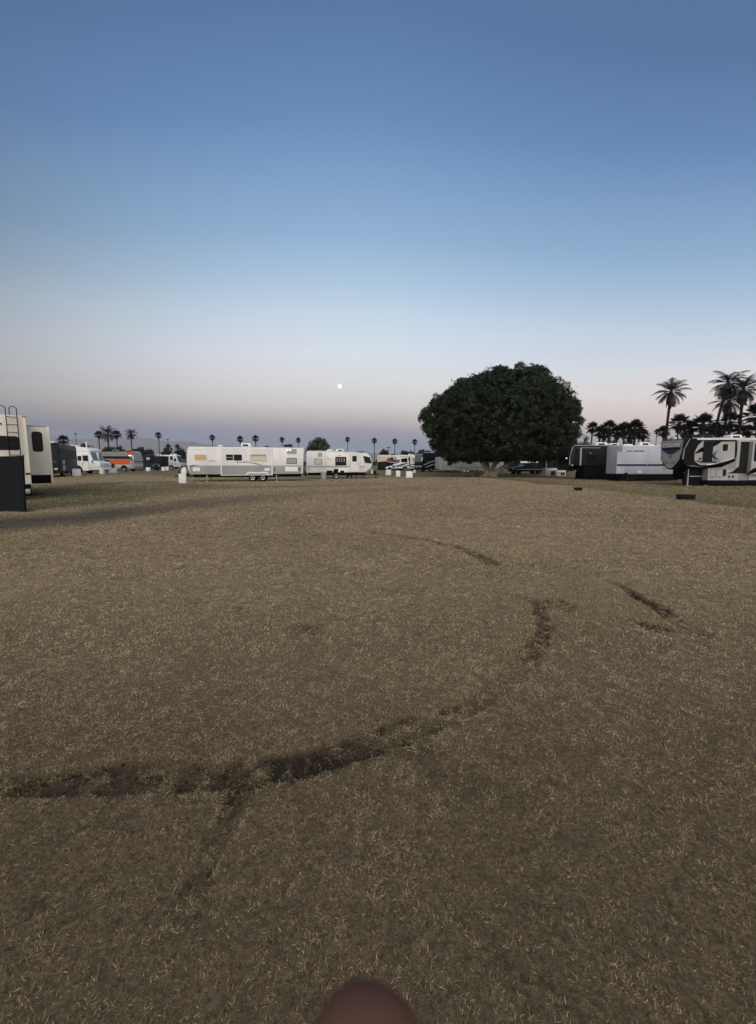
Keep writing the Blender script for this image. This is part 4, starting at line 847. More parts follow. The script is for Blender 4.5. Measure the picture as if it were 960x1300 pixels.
def big_fifth():
    Y = 28.6
    v = Veh('fifth_wheel_trailer', 'white, grey and black patterned fifth wheel with a lettered dark V on its nose', 'fifth wheel', px(868, Y), px(1060, Y), 'L', 2.55, 'travel trailers and motorhomes on the field')
    P = v.P; x1 = v.xf; zt = P(900, 555.6)[1]; zb = P(915, 610)[1]
    xl = P(899, 600)[0]; zn = P(905, 593)[1]
    v.body([(v.xr, zb), (v.xr, zt), (x1 - .6, zt), (x1 - .35, zt - .12), (x1 - .28, zt - .9), (x1 - .35, zn + .30), (x1 - .6, zn + .05), (xl, zn - .04), (xl - .04, zb)], GREY, bevel=.05)
    # black rounded front cap with a chin that comes to a V
    hw = v.w / 2
    sh = [(-hw + .02, zt - .02), (hw - .02, zt - .02), (hw, zt - .8), (hw - .05, 2.05), (hw - .35, 1.55), (.35, 1.22), (-.35, 1.22), (-hw + .35, 1.55), (-hw + .05, 2.05), (-hw, zt - .8)]
    ctr = (0, 2.5)
    def ring(k, x): return [(x + (-.10 if z > zt - .2 else 0) * (1 - k) * 0, ctr[0] + (y - ctr[0]) * k, ctr[1] + (z - ctr[1]) * k) for y, z in sh]
    mb = MB(); rs = [ring(1, x1 - .75), ring(1.0, x1 - .32), ring(.955, x1 - .10), ring(.86, x1 + .02), ring(.70, x1 + .05)]
    vs = [q for r_ in rs for q in r_]; n = len(sh); fs = []
    for i in range(len(rs) - 1):
        for k in range(n): fs.append((i * n + k, i * n + (k + 1) % n, (i + 1) * n + (k + 1) % n, (i + 1) * n + k))
    fs += [tuple(range(n))[::-1], tuple(range((len(rs) - 1) * n, len(rs) * n))]
    cap = mb.add(vs, fs).build('front_cap', BLACK, v.root, 0, ang=50)
    fx = x1 + .05
    def face(nm, pts, m, t, parent=cap):     # pts (y toward the near side, z)
        return MB().loft([(fx - .16, v.y(y), z) for y, z in pts], [(fx + t, v.y(y), z) for y, z in pts]).build(nm, m, parent, .0)
    face('grey_face', [(-1.12, zt - .12), (1.10, zt - .12), (1.06, zt - .95), (.86, 1.98), (.30, 1.42), (0, 1.34), (-.30, 1.42), (-.86, 1.98), (-1.06, zt - .95)], PANELG, .012)
    face('name_panel', [(-1.10, zt - .14), (1.08, zt - .14), (1.05, zt - .42), (-1.07, zt - .42)], PANELG, .016)
    face('nose_window', [(-1.0, zt - .66), (1.0, zt - .66), (.92, zt - .84), (.34, zt - 1.16), (0, zt - 1.24), (-.34, zt - 1.16), (-.92, zt - .84)], NAVY, .018)
    face('window_band', [(-.94, zt - .74), (.94, zt - .74), (.86, zt - .82), (-.86, zt - .82)], GLASS, .024)
    em = face('emblem', [(-.16, zt - 1.22), (.16, zt - 1.22), (.05, zt - 1.46), (0, zt - 1.54), (-.05, zt - 1.46)], NAVY, .024); face('emblem_shine', [(-.05, zt - 1.22), (.05, zt - 1.22), (.0, zt - 1.40)], WHITE2, .03, em)
    face('vent_slot', [(-.62, 1.86), (-.2, 1.76), (-.2, 1.70), (-.45, 1.76)], CHAR, .02); face('vent_slot', [(.62, 1.86), (.2, 1.76), (.2, 1.70), (.45, 1.76)], CHAR, .02)
    face('lower_crease', [(-.20, 1.76), (.20, 1.76), (.20, 1.70), (-.20, 1.70)], GREY, .018)
    tx = text_mesh('lettering', 'CYCLONE', .36, .012, WHITE2, cap)
    tx.rotation_euler = (pi / 2, 0, pi / 2); tx.location = (fx + .03, 0, zt - .52)
    bt = text_mesh('lettering_shadow', 'CYCLONE', .36, .006, NAVY, cap, bold=.03); bt.rotation_euler = (pi / 2, 0, pi / 2); bt.location = (fx + .020, 0, zt - .54)
    # near side, nose to tail
    v.ppx('nose_panel', [(868, 557.2), (894, 556.2), (892.4, 559.4), (886, 565.6), (881.8, 575), (881.8, 585.6), (889, 590.4), (889, 592.4), (868.5, 589)], BLACK, .014)
    v.curve_stripe('nose_edge', [(876, 557), (868.8, 570), (866.8, 583)], [.05, .09, .06], GREY, .03)
    v.ppx('side_panel', [(881.6, 574.6), (886, 565.6), (893, 559.2), (933.6, 559.6), (933, 581), (915, 587.4), (899, 590.6), (889, 590.4), (881.6, 585.4)], PANELG, .022)
    v.ppx('roof_band', [(885, 556.2), (962, 556.2), (1000, 556.6), (1000, 558.4), (885, 558.4)], WHITE, .03)
    for k, (px_, w_) in enumerate(((([(881.6, 576), (890, 571.4), (902, 566), (912, 561), (917, 558.8)]), [.04, .30, .34, .26, .08]), (([(934.4, 559.6), (934.4, 570), (933.4, 581.6)]), [.12, .16, .10]), (([(893, 559.4), (915, 559.4), (934, 559.4)]), [.08, .14, .10]),
                                   (([(881.6, 584.4), (889, 586.2), (897, 586.4)]), [.02, .10, .04]), (([(888, 591.4), (900, 592), (915, 589.6), (933, 583.6)]), [.08, .26, .38, .20]), (([(887, 583.4), (889.6, 581.4)]), [.10, .14]))):
        v.curve_stripe('black_swoosh', px_, w_, BLACK, .034 + .003 * k)
    v.curve_stripe('pale_swoosh', [(896, 590.4), (908, 588.8), (920, 585.6), (931, 581.4)], [.03, .09, .10, .03], WHITE2, .056)
    v.curve_stripe('blue_swoosh', [(912, 571), (907.4, 575), (905.6, 579), (908, 582.4), (915, 583.2)], [.02, .16, .22, .20, .04], BLUEG, .060)
    v.curve_stripe('blue_swoosh', [(900.6, 582), (902.4, 585.4), (908, 586.4), (914, 585.6)], [.14, .2, .14, .03], BLUEG, .063)
    d = v.rpx('awning_door', 892.2, 560.4, 904.2, 587.2, CHAR, .075, .03); v.rpx('door_pane', 893.2, 561.6, 903.4, 586.2, SCREEN, .082, .02, parent=d)
    v.win(917.6, 563.9, 923.6, 572.2, GLASS, BLACK, t=.03)
    v.rpx('wall_strip', 934.8, 558.9, 939, 610, PANELG, .016, .01)
    sl = v.rpx('slide_recess', 939, 560.4, 949.6, 601, CHAR, .020, .01); v.rpx('recess_trim', 939, 559.6, 952, 560.4, WHITE2, .028, .01, parent=sl)
    v.rpx('slide_out', 949.8, 560.4, 1000, 602, PANELG, .30, .03)
    v.win(957.8, 562, 972, 585.5, GLASS, BLACK, off=.29); v.win(980, 564, 995, 578, GLASS, BLACK, off=.29)
    v.curve_stripe('black_swoosh', [(948.5, 602.2), (956, 598), (966, 594), (990, 590)], [.08, .3, .4, .2], BLACK, .02, .30)
    v.ppx('black_triangle', [(922.6, 600.8), (930, 598.6), (937.6, 592.2), (937.6, 600.8)], BLACK, .040)
    v.rpx('skirt_or_shade', 898.8, 595.4, 935.4, 609.6, PANELG, .018, .02); v.rpx('skirt_or_shade', 949.8, 602.4, 1000, 609.4, PANELG, .05, .02)
    for a in ((901.6, 595.8, 906.2, 606.4), (908.6, 595.6, 917.2, 606.4)):
        o = v.rpx('storage_hatch', *a, BLACK, .030, .06); u0, v0, u1, v1 = a; v.rpx('hatch_leaf', u0 + .4, v0 + .4, u1 - .4, v1 - .4, PANELG, .036, .05, parent=o); v.rpx('latch', (u0 + u1) / 2 - .5, v1 - 1.6, (u0 + u1) / 2 + .5, v1 - .8, BLACK, .045, .01, parent=o)
    v.rpx('control_panel', 917.8, 595.8, 921.6, 604.2, BLACK, .034, .02)
    for u in (925.6, 930.4): v.rpx('outlet_cover', u - 1.1, 603.6, u + 1.1, 606.6, BLACK, .03, .03)
    v.ppx('chassis_skirt', [(899, 610), (1000, 610), (1000, 613), (899, 613)], CHASSIS, -.02)
    v.undercarriage(v.xr + .3, xl - .1, .10, zb + .02, .04)  # block reaches down to fill in the shade below the floor
    v.box('pin_box', x1 - 1.5, x1 - .75, -.28, .28, .78, zn + .1, CHASSIS, .05); v.box('underbelly', xl - .05, x1 - .5, -1.1, 1.1, zn - .14, zn + .02, CHASSIS, .02)
    v.box('pin_plate', x1 - 1.2, x1 - .8, -.4, .4, .98, 1.04, PANELG, .01)
    for yy in (1.0, -1.0):
        v.jack(xl - .15, yy, zb, PANELG)
    mb = MB(); mb.tube([(x1 - .75, v.y(.85), 0), (x1 - .75, v.y(.85), .62)], .045, 8); mb.tube([(x1 - .75, v.y(.85), -.01), (x1 - .75, v.y(.85), .03)], .14, 12); mb.tube([(x1 - .75, v.y(.85), .6), (x1 - .75, v.y(.85), 1.4)], .03, 8); mb.build('support_stand', SILVER, v.root)
    v.box('nose_shade_sheet', xl - .02, x1 - .55, .70, .78, .03, zn - .02, BLACK, .01); v.box('pale_rail', x1 - 1.9, x1 - .9, .775, .80, .70, .76, PANELG, .004)  # black sheet added for the darkness under the nose, with a pale rail
    v.box('generator_cabinet', xl - .02, xl + .9, -1.0, .6, .45, zn - .15, CHASSIS, .04)
    for u in (985, 1000, 1015): v.wheel(P(u, 612)[0], .40, .25, .05)
    v.ac(P(905, 555)[0], zt, 1.9, 1.0, .30, CHAR); v.ac(P(950, 555)[0], zt, 1.0, .8, .3)
    MB().tube([(P(876, 555)[0], .3, zt - .05), (P(874.8, 553)[0], .3, zt + .32)], .035, 8).build('antenna', WHITE2, v.root)
    for u in (897, 911, 920): MB().box(P(u, 555)[0] - .04, P(u, 555)[0] + .04, .9, 1.0, zt - .01, zt + .08).build('clearance_light', PANELG, v.root, .01)
big_fifth()

# ------------------------------------------------------------------ small things on the field
BOXG = 'white event boxes standing on the grass'
def event_box(u, v_, wpx, hpx, label, Y=None, rz=0, proto=[]):
    s = None
    Y = Y or 1.55 * F / (v_ - HZ)
    X = at(u, Y)
    k = F / Y
    w, h = wpx / k, hpx / k
    if not proto:
        r = empty('event_box', (X, Y, gz(X, Y) - .01), rz, label, 'box', BOXG)
        mb = MB(); mb.box(-.5, .5, -.5, .5, 0, .93, .03, .03); mb.build('body', PLASTIC, r, .03)
        mb = MB(); mb.box(-.51, .51, -.51, .51, .90, .965, 0, 0); mb.build('rim', WHITE2, r, .02)
        MB().box(-.40, .40, -.40, .40, .955, .985, .02, .02).build('lid', PLASTIC, r, .015)
        proto.append(r); r.scale = (w, w, h)
        return r
    p = proto[0]; r = p.copy(); COL.objects.link(r); r.location = (X, Y, gz(X, Y) - .01); r.rotation_euler = (0, 0, rz); r.scale = (w, w, h); r['label'] = label
    for c in p.children:
        q = c.copy(); COL.objects.link(q); q.parent = r
    return r
event_box(519.6, 606.2, 8.2, 8.3, 'rightmost and largest of the three white boxes between trailer and tree', rz=.05)
event_box(505.7, 604.9, 5.6, 7.8, 'middle one of the three white boxes between the short trailer and the tree', rz=-.08)
event_box(493.0, 603.3, 6.4, 6.8, 'leftmost and farthest of the three white boxes between trailer and tree', rz=.2)
event_box(526.4, 600, 2.6, 4.2, 'tiny white box beside the front wheel of the black motorhome', Y=67)
event_box(231.2, 613.4, 8.6, 12.2, 'tall white box in front of the hitch of the long white trailer', Y=33.6, rz=.35)
event_box(96.4, 604.8, 8.8, 9.4, 'large white box in front of the wheel of the white retro bus', Y=43.5, rz=.7)
event_box(129.2, 600.6, 4.6, 6.6, 'white box at the front bumper of the white retro bus', Y=53, rz=.2)
event_box(143.0, 598.8, 7.0, 6.4, 'wide white box in front of the orange motorhome', Y=61, rz=.1)
event_box(188.2, 597, 4.2, 5.0, 'white box in front of the dark green camper van', Y=74, rz=.1)
event_box(207.3, 596.4, 3.6, 5.0, 'narrow white box in front of the rear of the silver shuttle bus', Y=77, rz=.2)
event_box(212.2, 595.6, 3.4, 4.8, 'small white box beside the rear wheel of the silver shuttle bus', Y=82, rz=.3)
event_box(234.2, 594, 2.4, 4.0, 'faint small white box just left of the long trailer nose', Y=86)

def bin_():
    Y = 42.6; X = at(410.7, Y); r = empty('rubbish_bin', (X, Y, -.01), .1, 'round grey plastic bin standing under the short white trailer', 'bin')
    mb = MB(); mb.tube([(0, 0, 0), (0, 0, .02), (0, 0, .40), (0, 0, .78), (0, 0, .80)], [.25, .27, .29, .31, .30], 20); mb.build('body', GPLASTIC, r)
    mb = MB(); mb.tube([(0, 0, .77), (0, 0, .78), (0, 0, .82), (0, 0, .86)], [.32, .335, .33, .20], 20); mb.build('lid', GPLASTIC, r)
bin_()

def ground_lamp(u, v_, wpx, hpx, label):
    X, Y = G(u, v_); k = F / Y; w, h = wpx / k, hpx / k
    r = empty('utility_box', (X, Y, 0), random.uniform(-.05, .05), label, 'utility box', 'black utility boxes set in the grass')
    MB().box(-w / 2, w / 2, -.14, .20, -.03, h * .84).build('body', BPLASTIC, r, .02)
    MB().box(-w / 2 - .02, w / 2 + .02, -.16, .22, h * .84, h).build('lid', BPLASTIC, r, .015)
    for k_ in range(3): MB().box(-w * .36 + k_ * w * .26, -w * .16 + k_ * w * .26, -.148, -.12, h * .22, h * .66).build('vent_panel', RUBBER, r, .005)
ground_lamp(871, 634.3, 17.5, 6.6, 'larger black utility box on the green strip before the patterned fifth wheel')
ground_lamp(734.3, 622.8, 7.6, 3.9, 'smaller black utility box on the grass before the black fifth wheel')

def picnic():
    Y = 51.5; X = at(592.6, Y); r = empty('picnic_table', (X, Y, 0), .12, 'dark picnic table with orange legs under the left edge of the big tree', 'picnic table')
    mb = MB()
    for k in range(5): mb.box(-.9, .9, -.36 + k * .148, -.36 + k * .148 + .135, .70, .74)
    mb.build('tabletop', WOOD, r, .006)
    for s_ in (-1, 1):
        mb = MB()
        for k in range(2): mb.box(-.9, .9, s_ * .68 - .14 + k * .145, s_ * .68 - .14 + k * .145 + .13, .41, .45)
        mb.build('bench', WOOD, r, .006)
    for x in (-.62, .62):
        for s_ in (-1, 1): MB().tube([(x, s_ * .18, .70), (x, s_ * .70, -.01)], .036, 6).build('leg', REDWOOD, r)
        MB().box(x - .03, x + .03, -.80, .80, .35, .41).build('bench_support', REDWOOD, r)
    for i, (dx, dy, w, h, nm, m, lb) in enumerate(((-.3, 0, .24, .16, 'cool_box', WHITE2, 'white cool box on the left half of the picnic table'), (.2, .05, .30, .12, 'food_tray', PLASTIC, 'low white tray on the right half of the picnic table'))):
        o = empty(nm, (X + dx, Y + dy, .741), .1, lb, nm.replace('_', ' '))
        MB().box(-w / 2, w / 2, -w * .35, w * .35, 0, h * .75, -.01, -.01).build('body', m, o, .015); MB().box(-w / 2 - .02, w / 2 + .02, -w * .37, w * .37, h * .75, h).build('lid', LGREY, o, .015)
picnic()

def crate(u0, u1, v0, v1, Y, label):
    X0, X1 = at(u0, Y), at(u1, Y); z1 = zat(v0, Y); r = empty('cooling_unit', ((X0 + X1) / 2, Y, 0), -.06, label, 'cooling unit', 'white cooling units by the black fifth wheel')
    w = X1 - X0
    MB().box(-w / 2, w / 2, 0, .9, .02, z1).build('casing', PLASTIC, r, .03)
    g_ = MB().box(-w * .06, w * .42, -.015, .05, z1 * .14, z1 * .66).build('grille', BPLASTIC, r, .01)
    mb = MB()
    for k in range(5): mb.box(-w * .05, w * .41, -.026, -.012, z1 * (.18 + k * .09), z1 * (.20 + k * .09))
    mb.build('louvre', GREY, g_)
    MB().box(-w * .44, -w * .14, -.012, .05, z1 * .16, z1 * .7).build('side_panel', LGREY, r, .01)
    for x in (-w * .42, w * .42): MB().box(x - .05, x + .05, .05, .85, -.02, .05).build('foot', CHASSIS, r)
crate(693.4, 707.6, 594.2, 603.4, 57, 'taller white cooling unit, nearer the black pickup truck')
crate(707.2, 718.8, 597, 604, 55.6, 'lower white cooling unit, nearer the black fifth wheel')

def light_pole(u, v_, Y, label):
    X = at(u, Y); r = empty('light_pole', (X, Y, gz(X, Y)), 0, label, 'light pole', 'thin light poles on the skyline')
    zt = zat(v_, Y) - gz(X, Y)
    MB().tube([(0, 0, -.05), (0, 0, zt)], [.10, .06], 8).build('pole', CHASSIS, r)
    MB().box(-.5, .5, -.10, .10, zt - .05, zt + .22).build('lamp_head', CHASSIS, r, .03)
light_pole(493.2, 568.5, 120, 'thin light pole between two fan palms above the cream motorhome')
light_pole(99.2, 551, 130, 'thin light pole rising behind the roof chimney of the white bus')
light_pole(214.8, 558, 160, 'thin dark pole behind the shuttle bus right of a lone palm')

# ------------------------------------------------------------------ the photographer's hand: one fingertip reaches in at the bottom edge
def hand():
    skin = mat('skin', (.145, .070, .048), .8, 0, .08, .15, 60)
    a, y, z = ray(465, 1246); 
    fw = Vector((0, cos(PITCH), -sin(PITCH))); up = Vector((0, sin(PITCH), cos(PITCH))); rt = Vector((1, 0, 0)); C0 = Vector((0, 0, H))
    D = .050; tip = C0 + fw * (D + .004) + rt * ((462 - UC) / F * D) + up * ((VC - 1270) / F * D - .0180)
    mb = MB()
    def finger(pts, rad, n=14):
        P_ = [tip + rt * x + up * u_ + fw * f_ for x, u_, f_ in pts]
        # rounded end
        e = (P_[0] - P_[1]).normalized(); r0 = rad[0]
        caps = [(P_[0] + e * r0 * sin(t), max(r0 * cos(t), 1e-4)) for t in (1.50, 1.2, .9, .6, .3)]
        mb.tube([p for p, _ in caps] + P_, [r for _, r in caps] + list(rad), n)
    finger([(0, 0, 0), (0.001, -.012, .001), (.002, -.024, .003), (.004, -.036, .006), (.007, -.052, .010), (.010, -.072, .012), (.012, -.098, .010)], [.0100, .0106, .0108, .0100, .0102, .0106, .0115])
    for k, (x, l) in enumerate(((.020, .004), (.038, -.002), (.054, -.012))):
        finger([(x - .006, -.088 + l, -.026), (x - .004, -.078 + l, -.034), (x, -.064 + l, -.030), (x, -.056 + l, -.012), (x, -.066 + l, .004), (x, -.098, .010)], [.0072, .0078, .0084, .0088, .0094, .011])
    finger([(-.022, -.088, -.030), (-.026, -.100, -.022), (-.022, -.118, -.008), (-.004, -.142, .006)], [.0085, .0095, .011, .015])
    finger([(.034, -.096, .010), (.034, -.125, .010), (.031, -.150, .010), (.030, -.175, .012), (.030, -.215, .018), (.032, -.28, .03)], [.034, .038, .033, .027, .026, .030])
    o = mb.build('hand', skin)
    tag(o, 'blurred dark brown fingertip of the photographer poking in at the bottom edge', 'hand')
hand()
# ------------------------------------------------------------------ foliage
def leaf_mat(name, col, var=.4, rough=.6, trans=.0):
    if name in MATS: return MATS[name]
    m = bpy.data.materials.new(name); m.use_nodes = True; t = m.node_tree; b = t.nodes['Principled BSDF']
    at_ = t.nodes.new('ShaderNodeAttribute'); at_.attribute_name = 'tint'
    r = t.nodes.new('ShaderNodeValToRGB'); t.links.new(at_.outputs['Fac'], r.inputs[0])
    e = r.color_ramp.elements; e[0].color = tuple(c * (1 - var) for c in col) + (1,); e[1].color = tuple(c * (1 + var * 1.3) for c in col) + (1,)
    t.links.new(r.outputs[0], b.inputs['Base Color']); b.inputs['Roughness'].default_value = rough; b.inputs['Specular IOR Level'].default_value = .25
    MATS[name] = m; return m
FICUS = leaf_mat('ficus_leaf', (.0150, .0240, .0092), .8)
BUSH = leaf_mat('bush_leaf', (.020, .026, .015), .4)
GREYBUSH = leaf_mat('grey_bush_leaf', (.055, .062, .044), .4)
FROND = leaf_mat('palm_frond', (.022, .027, .017), .4)
FANLEAF = leaf_mat('fan_palm_leaf', (.016, .020, .013), .4)
DEADFROND = leaf_mat('dead_palm_frond', (.040, .031, .021), .3)
BARK = mat('pale_fig_bark', (.46, .40, .32), .85, 0, .2, .35, 3, bump=.5, bscale=25)
PBARK = mat('palm_bark', (.035, .028, .022), .9, 0, .2, .35, 5, bump=.6, bscale=30)
DBARK = mat('dark_bark', (.05, .042, .034), .9, 0, .2, .3, 5)

def unit(n):
    p = RNG.normal(size=(n, 3)); return p / np.linalg.norm(p, axis=1, keepdims=True)
def leaf_quads(C, Nn, L, Wd, tint, flat=.6):
    """diamond leaves at C facing roughly Nn"""
    n = len(C); d = unit(n); d -= Nn * np.sum(d * Nn, 1, keepdims=True) * flat; d /= np.linalg.norm(d, axis=1, keepdims=True) + 1e-9
    s = np.cross(d, Nn + unit(n) * .5); s /= np.linalg.norm(s, axis=1, keepdims=True) + 1e-9
    L = L * RNG.uniform(.7, 1.3, (n, 1)); Wd = Wd * RNG.uniform(.7, 1.3, (n, 1))
    return np.stack([C - d * L * .5, C + s * Wd * .5 + d * L * .05, C + d * L * .5, C - s * Wd * .5 + d * L * .05], 1), tint

def big_tree():
    Y0 = 53.0; kx = lambda u: at(u, Y0); X0 = kx(620)
    r = empty('ficus_tree', (X0, Y0, 0), 0, 'huge dark round ficus tree with pale forked trunk', 'tree')
    prof = [(461, 640, 672), (464, 618, 690), (470, 603, 696), (478, 584, 700), (484, 572, 706), (492, 563, 723), (500, 556, 730), (510, 546, 734), (520, 538, 737), (532, 535, 739), (545, 536, 740), (555, 541, 739), (564, 546, 737), (572, 550, 732), (578, 557, 724), (582, 568, 712), (586, 590, 690)]
    zs = np.array([zat(p[0], Y0) for p in prof])[::-1]; Ls = np.array([kx(p[1]) for p in prof])[::-1] - X0; Rs = np.array([kx(p[2]) for p in prof])[::-1] - X0
    Rs = Rs - 1.3 * np.sin(np.linspace(.2, pi - .5, len(Rs))); zs = zs - .55 * ((zs - zs[0]) / (zs[-1] - zs[0])) ** 2
    def shell(z, ph):
        l, q = np.interp(z, zs, Ls), np.interp(z, zs, Rs); cx, rx = (l + q) / 2, (q - l) / 2
        return np.stack([cx + rx * np.cos(ph), rx * .78 * np.sin(ph), z], -1)
    C0 = np.array([1.9, 0, 8.0]); puffs = []
    # leafy lobes of a metre or two that bulge out to the outline, with dark gaps between them
    n = 330
    cand = 5000; z = zs[0] + (zs[-1] - zs[0]) * RNG.beta(1.05, 1.0, cand); ph = RNG.uniform(0, 2 * pi, cand); S0 = shell(np.clip(z, zs[0] + .5, zs[-1] - .15), ph); keep = []
    for i in range(cand):                                   # spread them evenly
        if all(((S0[i] - S0[j]) ** 2).sum() > 1.30 ** 2 for j in keep): keep.append(i)
        if len(keep) >= n: break
    S = S0[keep]; n = len(S); rad = RNG.uniform(.85, 1.75, n)
    inward = C0 - S; inward[:, 2] *= .8; inward /= np.linalg.norm(inward, axis=1, keepdims=True)
    S = S + inward * (rad * RNG.uniform(.72, 1.65, n))[:, None]
    Vs = []; T = []
    for i in range(n):
        nb = int(15 * (rad[i] / 1.2) ** 2); ub = unit(nb) - inward[i] * .7; ub /= np.linalg.norm(ub, axis=1, keepdims=True)
        base = RNG.uniform(.1, .6)
        for j in range(nb):                                 # each lobe is a cluster of small leaf heads
            pr = RNG.uniform(.26, .52); pc = S[i] + ub[j] * rad[i] * RNG.uniform(.75, 1.08) * np.array([1, 1, .8]); m = int(46 * (pr / .4) ** 2)
            u = unit(m) + ub[j] * .35 + np.array([0, 0, .25]); u /= np.linalg.norm(u, axis=1, keepdims=True)
            q, t = leaf_quads(pc + u * pr * RNG.uniform(.7, 1.1, (m, 1)), u, .21, .13, np.clip(base + RNG.uniform(-.25, .3) + RNG.normal(0, .12, m), 0, 1), .8); Vs.append(q); T.append(t)
    # inner mass so that the crown is not see-through
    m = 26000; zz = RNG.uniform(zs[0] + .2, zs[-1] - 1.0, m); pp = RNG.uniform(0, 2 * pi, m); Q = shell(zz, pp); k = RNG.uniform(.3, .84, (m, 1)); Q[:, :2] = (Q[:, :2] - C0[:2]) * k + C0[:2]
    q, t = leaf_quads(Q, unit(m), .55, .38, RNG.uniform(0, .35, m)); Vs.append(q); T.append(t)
    # hanging fringe along the lower edge and single sprigs on the outline
    m = 5200; zz = zs[0] + .9 + RNG.uniform(-.7, .7, m); pp = RNG.uniform(0, 2 * pi, m); Q = shell(np.maximum(zz, zs[0] + .15), pp); k = RNG.uniform(.55, 1.0, (m, 1)); Q[:, :2] = (Q[:, :2] - C0[:2]) * k + C0[:2]; Q[:, 2] -= RNG.uniform(0, .55, m) * np.clip(np.sin(pp * 11) * np.sin(pp * 4 + 1) + .3, 0, 1)
    q, t = leaf_quads(Q, unit(m), .28, .16, RNG.uniform(.05, .6, m)); Vs.append(q); T.append(t)
    sp = 170; zz = RNG.uniform(zs[0] + 2, zs[-1] - .3, sp); pp = RNG.uniform(0, 2 * pi, sp); Q = shell(zz, pp)
    for i in range(sp):
        o = Q[i] - C0; o /= np.linalg.norm(o); m = 26; d = (o + np.array([0, 0, .5]) + RNG.normal(0, .25, 3)); ctr = Q[i] - o * .35 + d * RNG.uniform(0, .34, (m, 1)) + RNG.normal(0, .16, (m, 3))
        q, t = leaf_quads(ctr, unit(m), .24, .14, RNG.uniform(.2, .8, m)); Vs.append(q); T.append(t)
    np_mesh('crown', np.concatenate(Vs), 4, FICUS, r, {'tint': np.concatenate(T)})
    # trunk and limbs
    P = lambda u, v_, dy=0: (kx(u) - X0, dy, zat(v_, Y0))
    mb = MB()
    mb.tube([P(618.5, 606), P(619, 604), P(618.5, 600), P(617, 594, .1), P(615, 588, .3), P(612, 582, .5), P(606, 572, .8)], [.75, .50, .36, .30, .26, .24, .16], 12)
    mb.tube([P(621, 606), P(621.5, 603.6, .05), P(624, 600, .1), P(626.5, 594, .2), P(628.5, 588, .2), P(631, 581, 0), P(636, 570)], [.80, .58, .38, .30, .26, .22, .14], 12)
    mb.tube([P(622, 605.5), P(626, 602.4, -.2), P(632, 598, -.4), P(639, 592.6, -.6), P(646, 587, -.8), P(653, 581.5, -1), P(662, 572, -1.2)], [.70, .48, .36, .31, .28, .22, .14], 12)
    mb.tube([P(630, 599, -.35), P(638, 594.8, .3), P(647, 590.6, .8), P(655, 586.4, 1.2), P(664, 580, 1.6)], [.30, .26, .22, .19, .14], 10)
    mb.tube([P(618, 597), P(613, 590, -.5), P(606, 584, -1.2), P(597, 577, -2)], [.30, .24, .19, .12], 10)
    mb.tube([P(626, 595, .2), P(633, 588, 1.2), P(641, 581, 2.2), P(648, 573, 3)], [.30, .24, .19, .12], 10)
    mb.tube([P(620, 598, .2), P(621, 590, .9), P(622, 581, 1.8), P(622, 572, 2.4)], [.34, .27, .21, .13], 10)
    for k in range(9):
        a = k * .7; mb.tube([(.1 + .35 * cos(a), .35 * sin(a), .42), (.1 + .8 * cos(a), .7 * sin(a), .12), (.1 + 1.35 * cos(a), 1.2 * sin(a), -.06)], [.22, .15, .06], 8)
    mb.build('trunk', BARK, r, ang=60)
big_tree()

def bushy(u, vt, vb, rpx_, Y, label, m=None, name='bushy_tree', group='trees along the skyline', wob=1.0):
    X = at(u, Y); g0 = gz(X, Y); k = F / Y; zt, zb = zat(vt, Y) - g0, max(zat(vb, Y) - g0, .4); R = rpx_ / k
    r = empty(name, (X, Y, g0), 0, label, 'tree', group)
    n = 34; Vs = []; T = []; c = (zt + zb) / 2; hh = (zt - zb) / 2
    for i in range(n):
        u3 = unit(1)[0]; rr = R * RNG.uniform(.22, .42); ctr = u3 * np.array([R - rr * .6, R - rr * .6, hh - rr * .35]) * RNG.uniform(.55, 1) ; ctr[2] += c
        m_ = 85; d = unit(m_); q, t = leaf_quads(ctr + d * rr * RNG.uniform(.5, 1.1, (m_, 1)), d, R * .13, R * .08, np.clip(RNG.uniform(.1, .7) + RNG.normal(0, .15, m_), 0, 1)); Vs.append(q); T.append(t)
    m_ = 500; q, t = leaf_quads(unit(m_) * np.array([R * .7, R * .7, hh * .75]) * RNG.uniform(.2, 1, (m_, 1)) + np.array([0, 0, c]), unit(m_), R * .25, R * .16, RNG.uniform(0, .4, m_)); Vs.append(q); T.append(t)
    np_mesh('crown', np.concatenate(Vs), 4, m or BUSH, r, {'tint': np.concatenate(T)})
    tr = max(.08, R * .06)
    MB().tube([(0, 0, -.1), (.05, 0, zb * .6), (0, .1, c)], [tr * 1.4, tr, tr * .6], 8).build('trunk', DBARK, r)

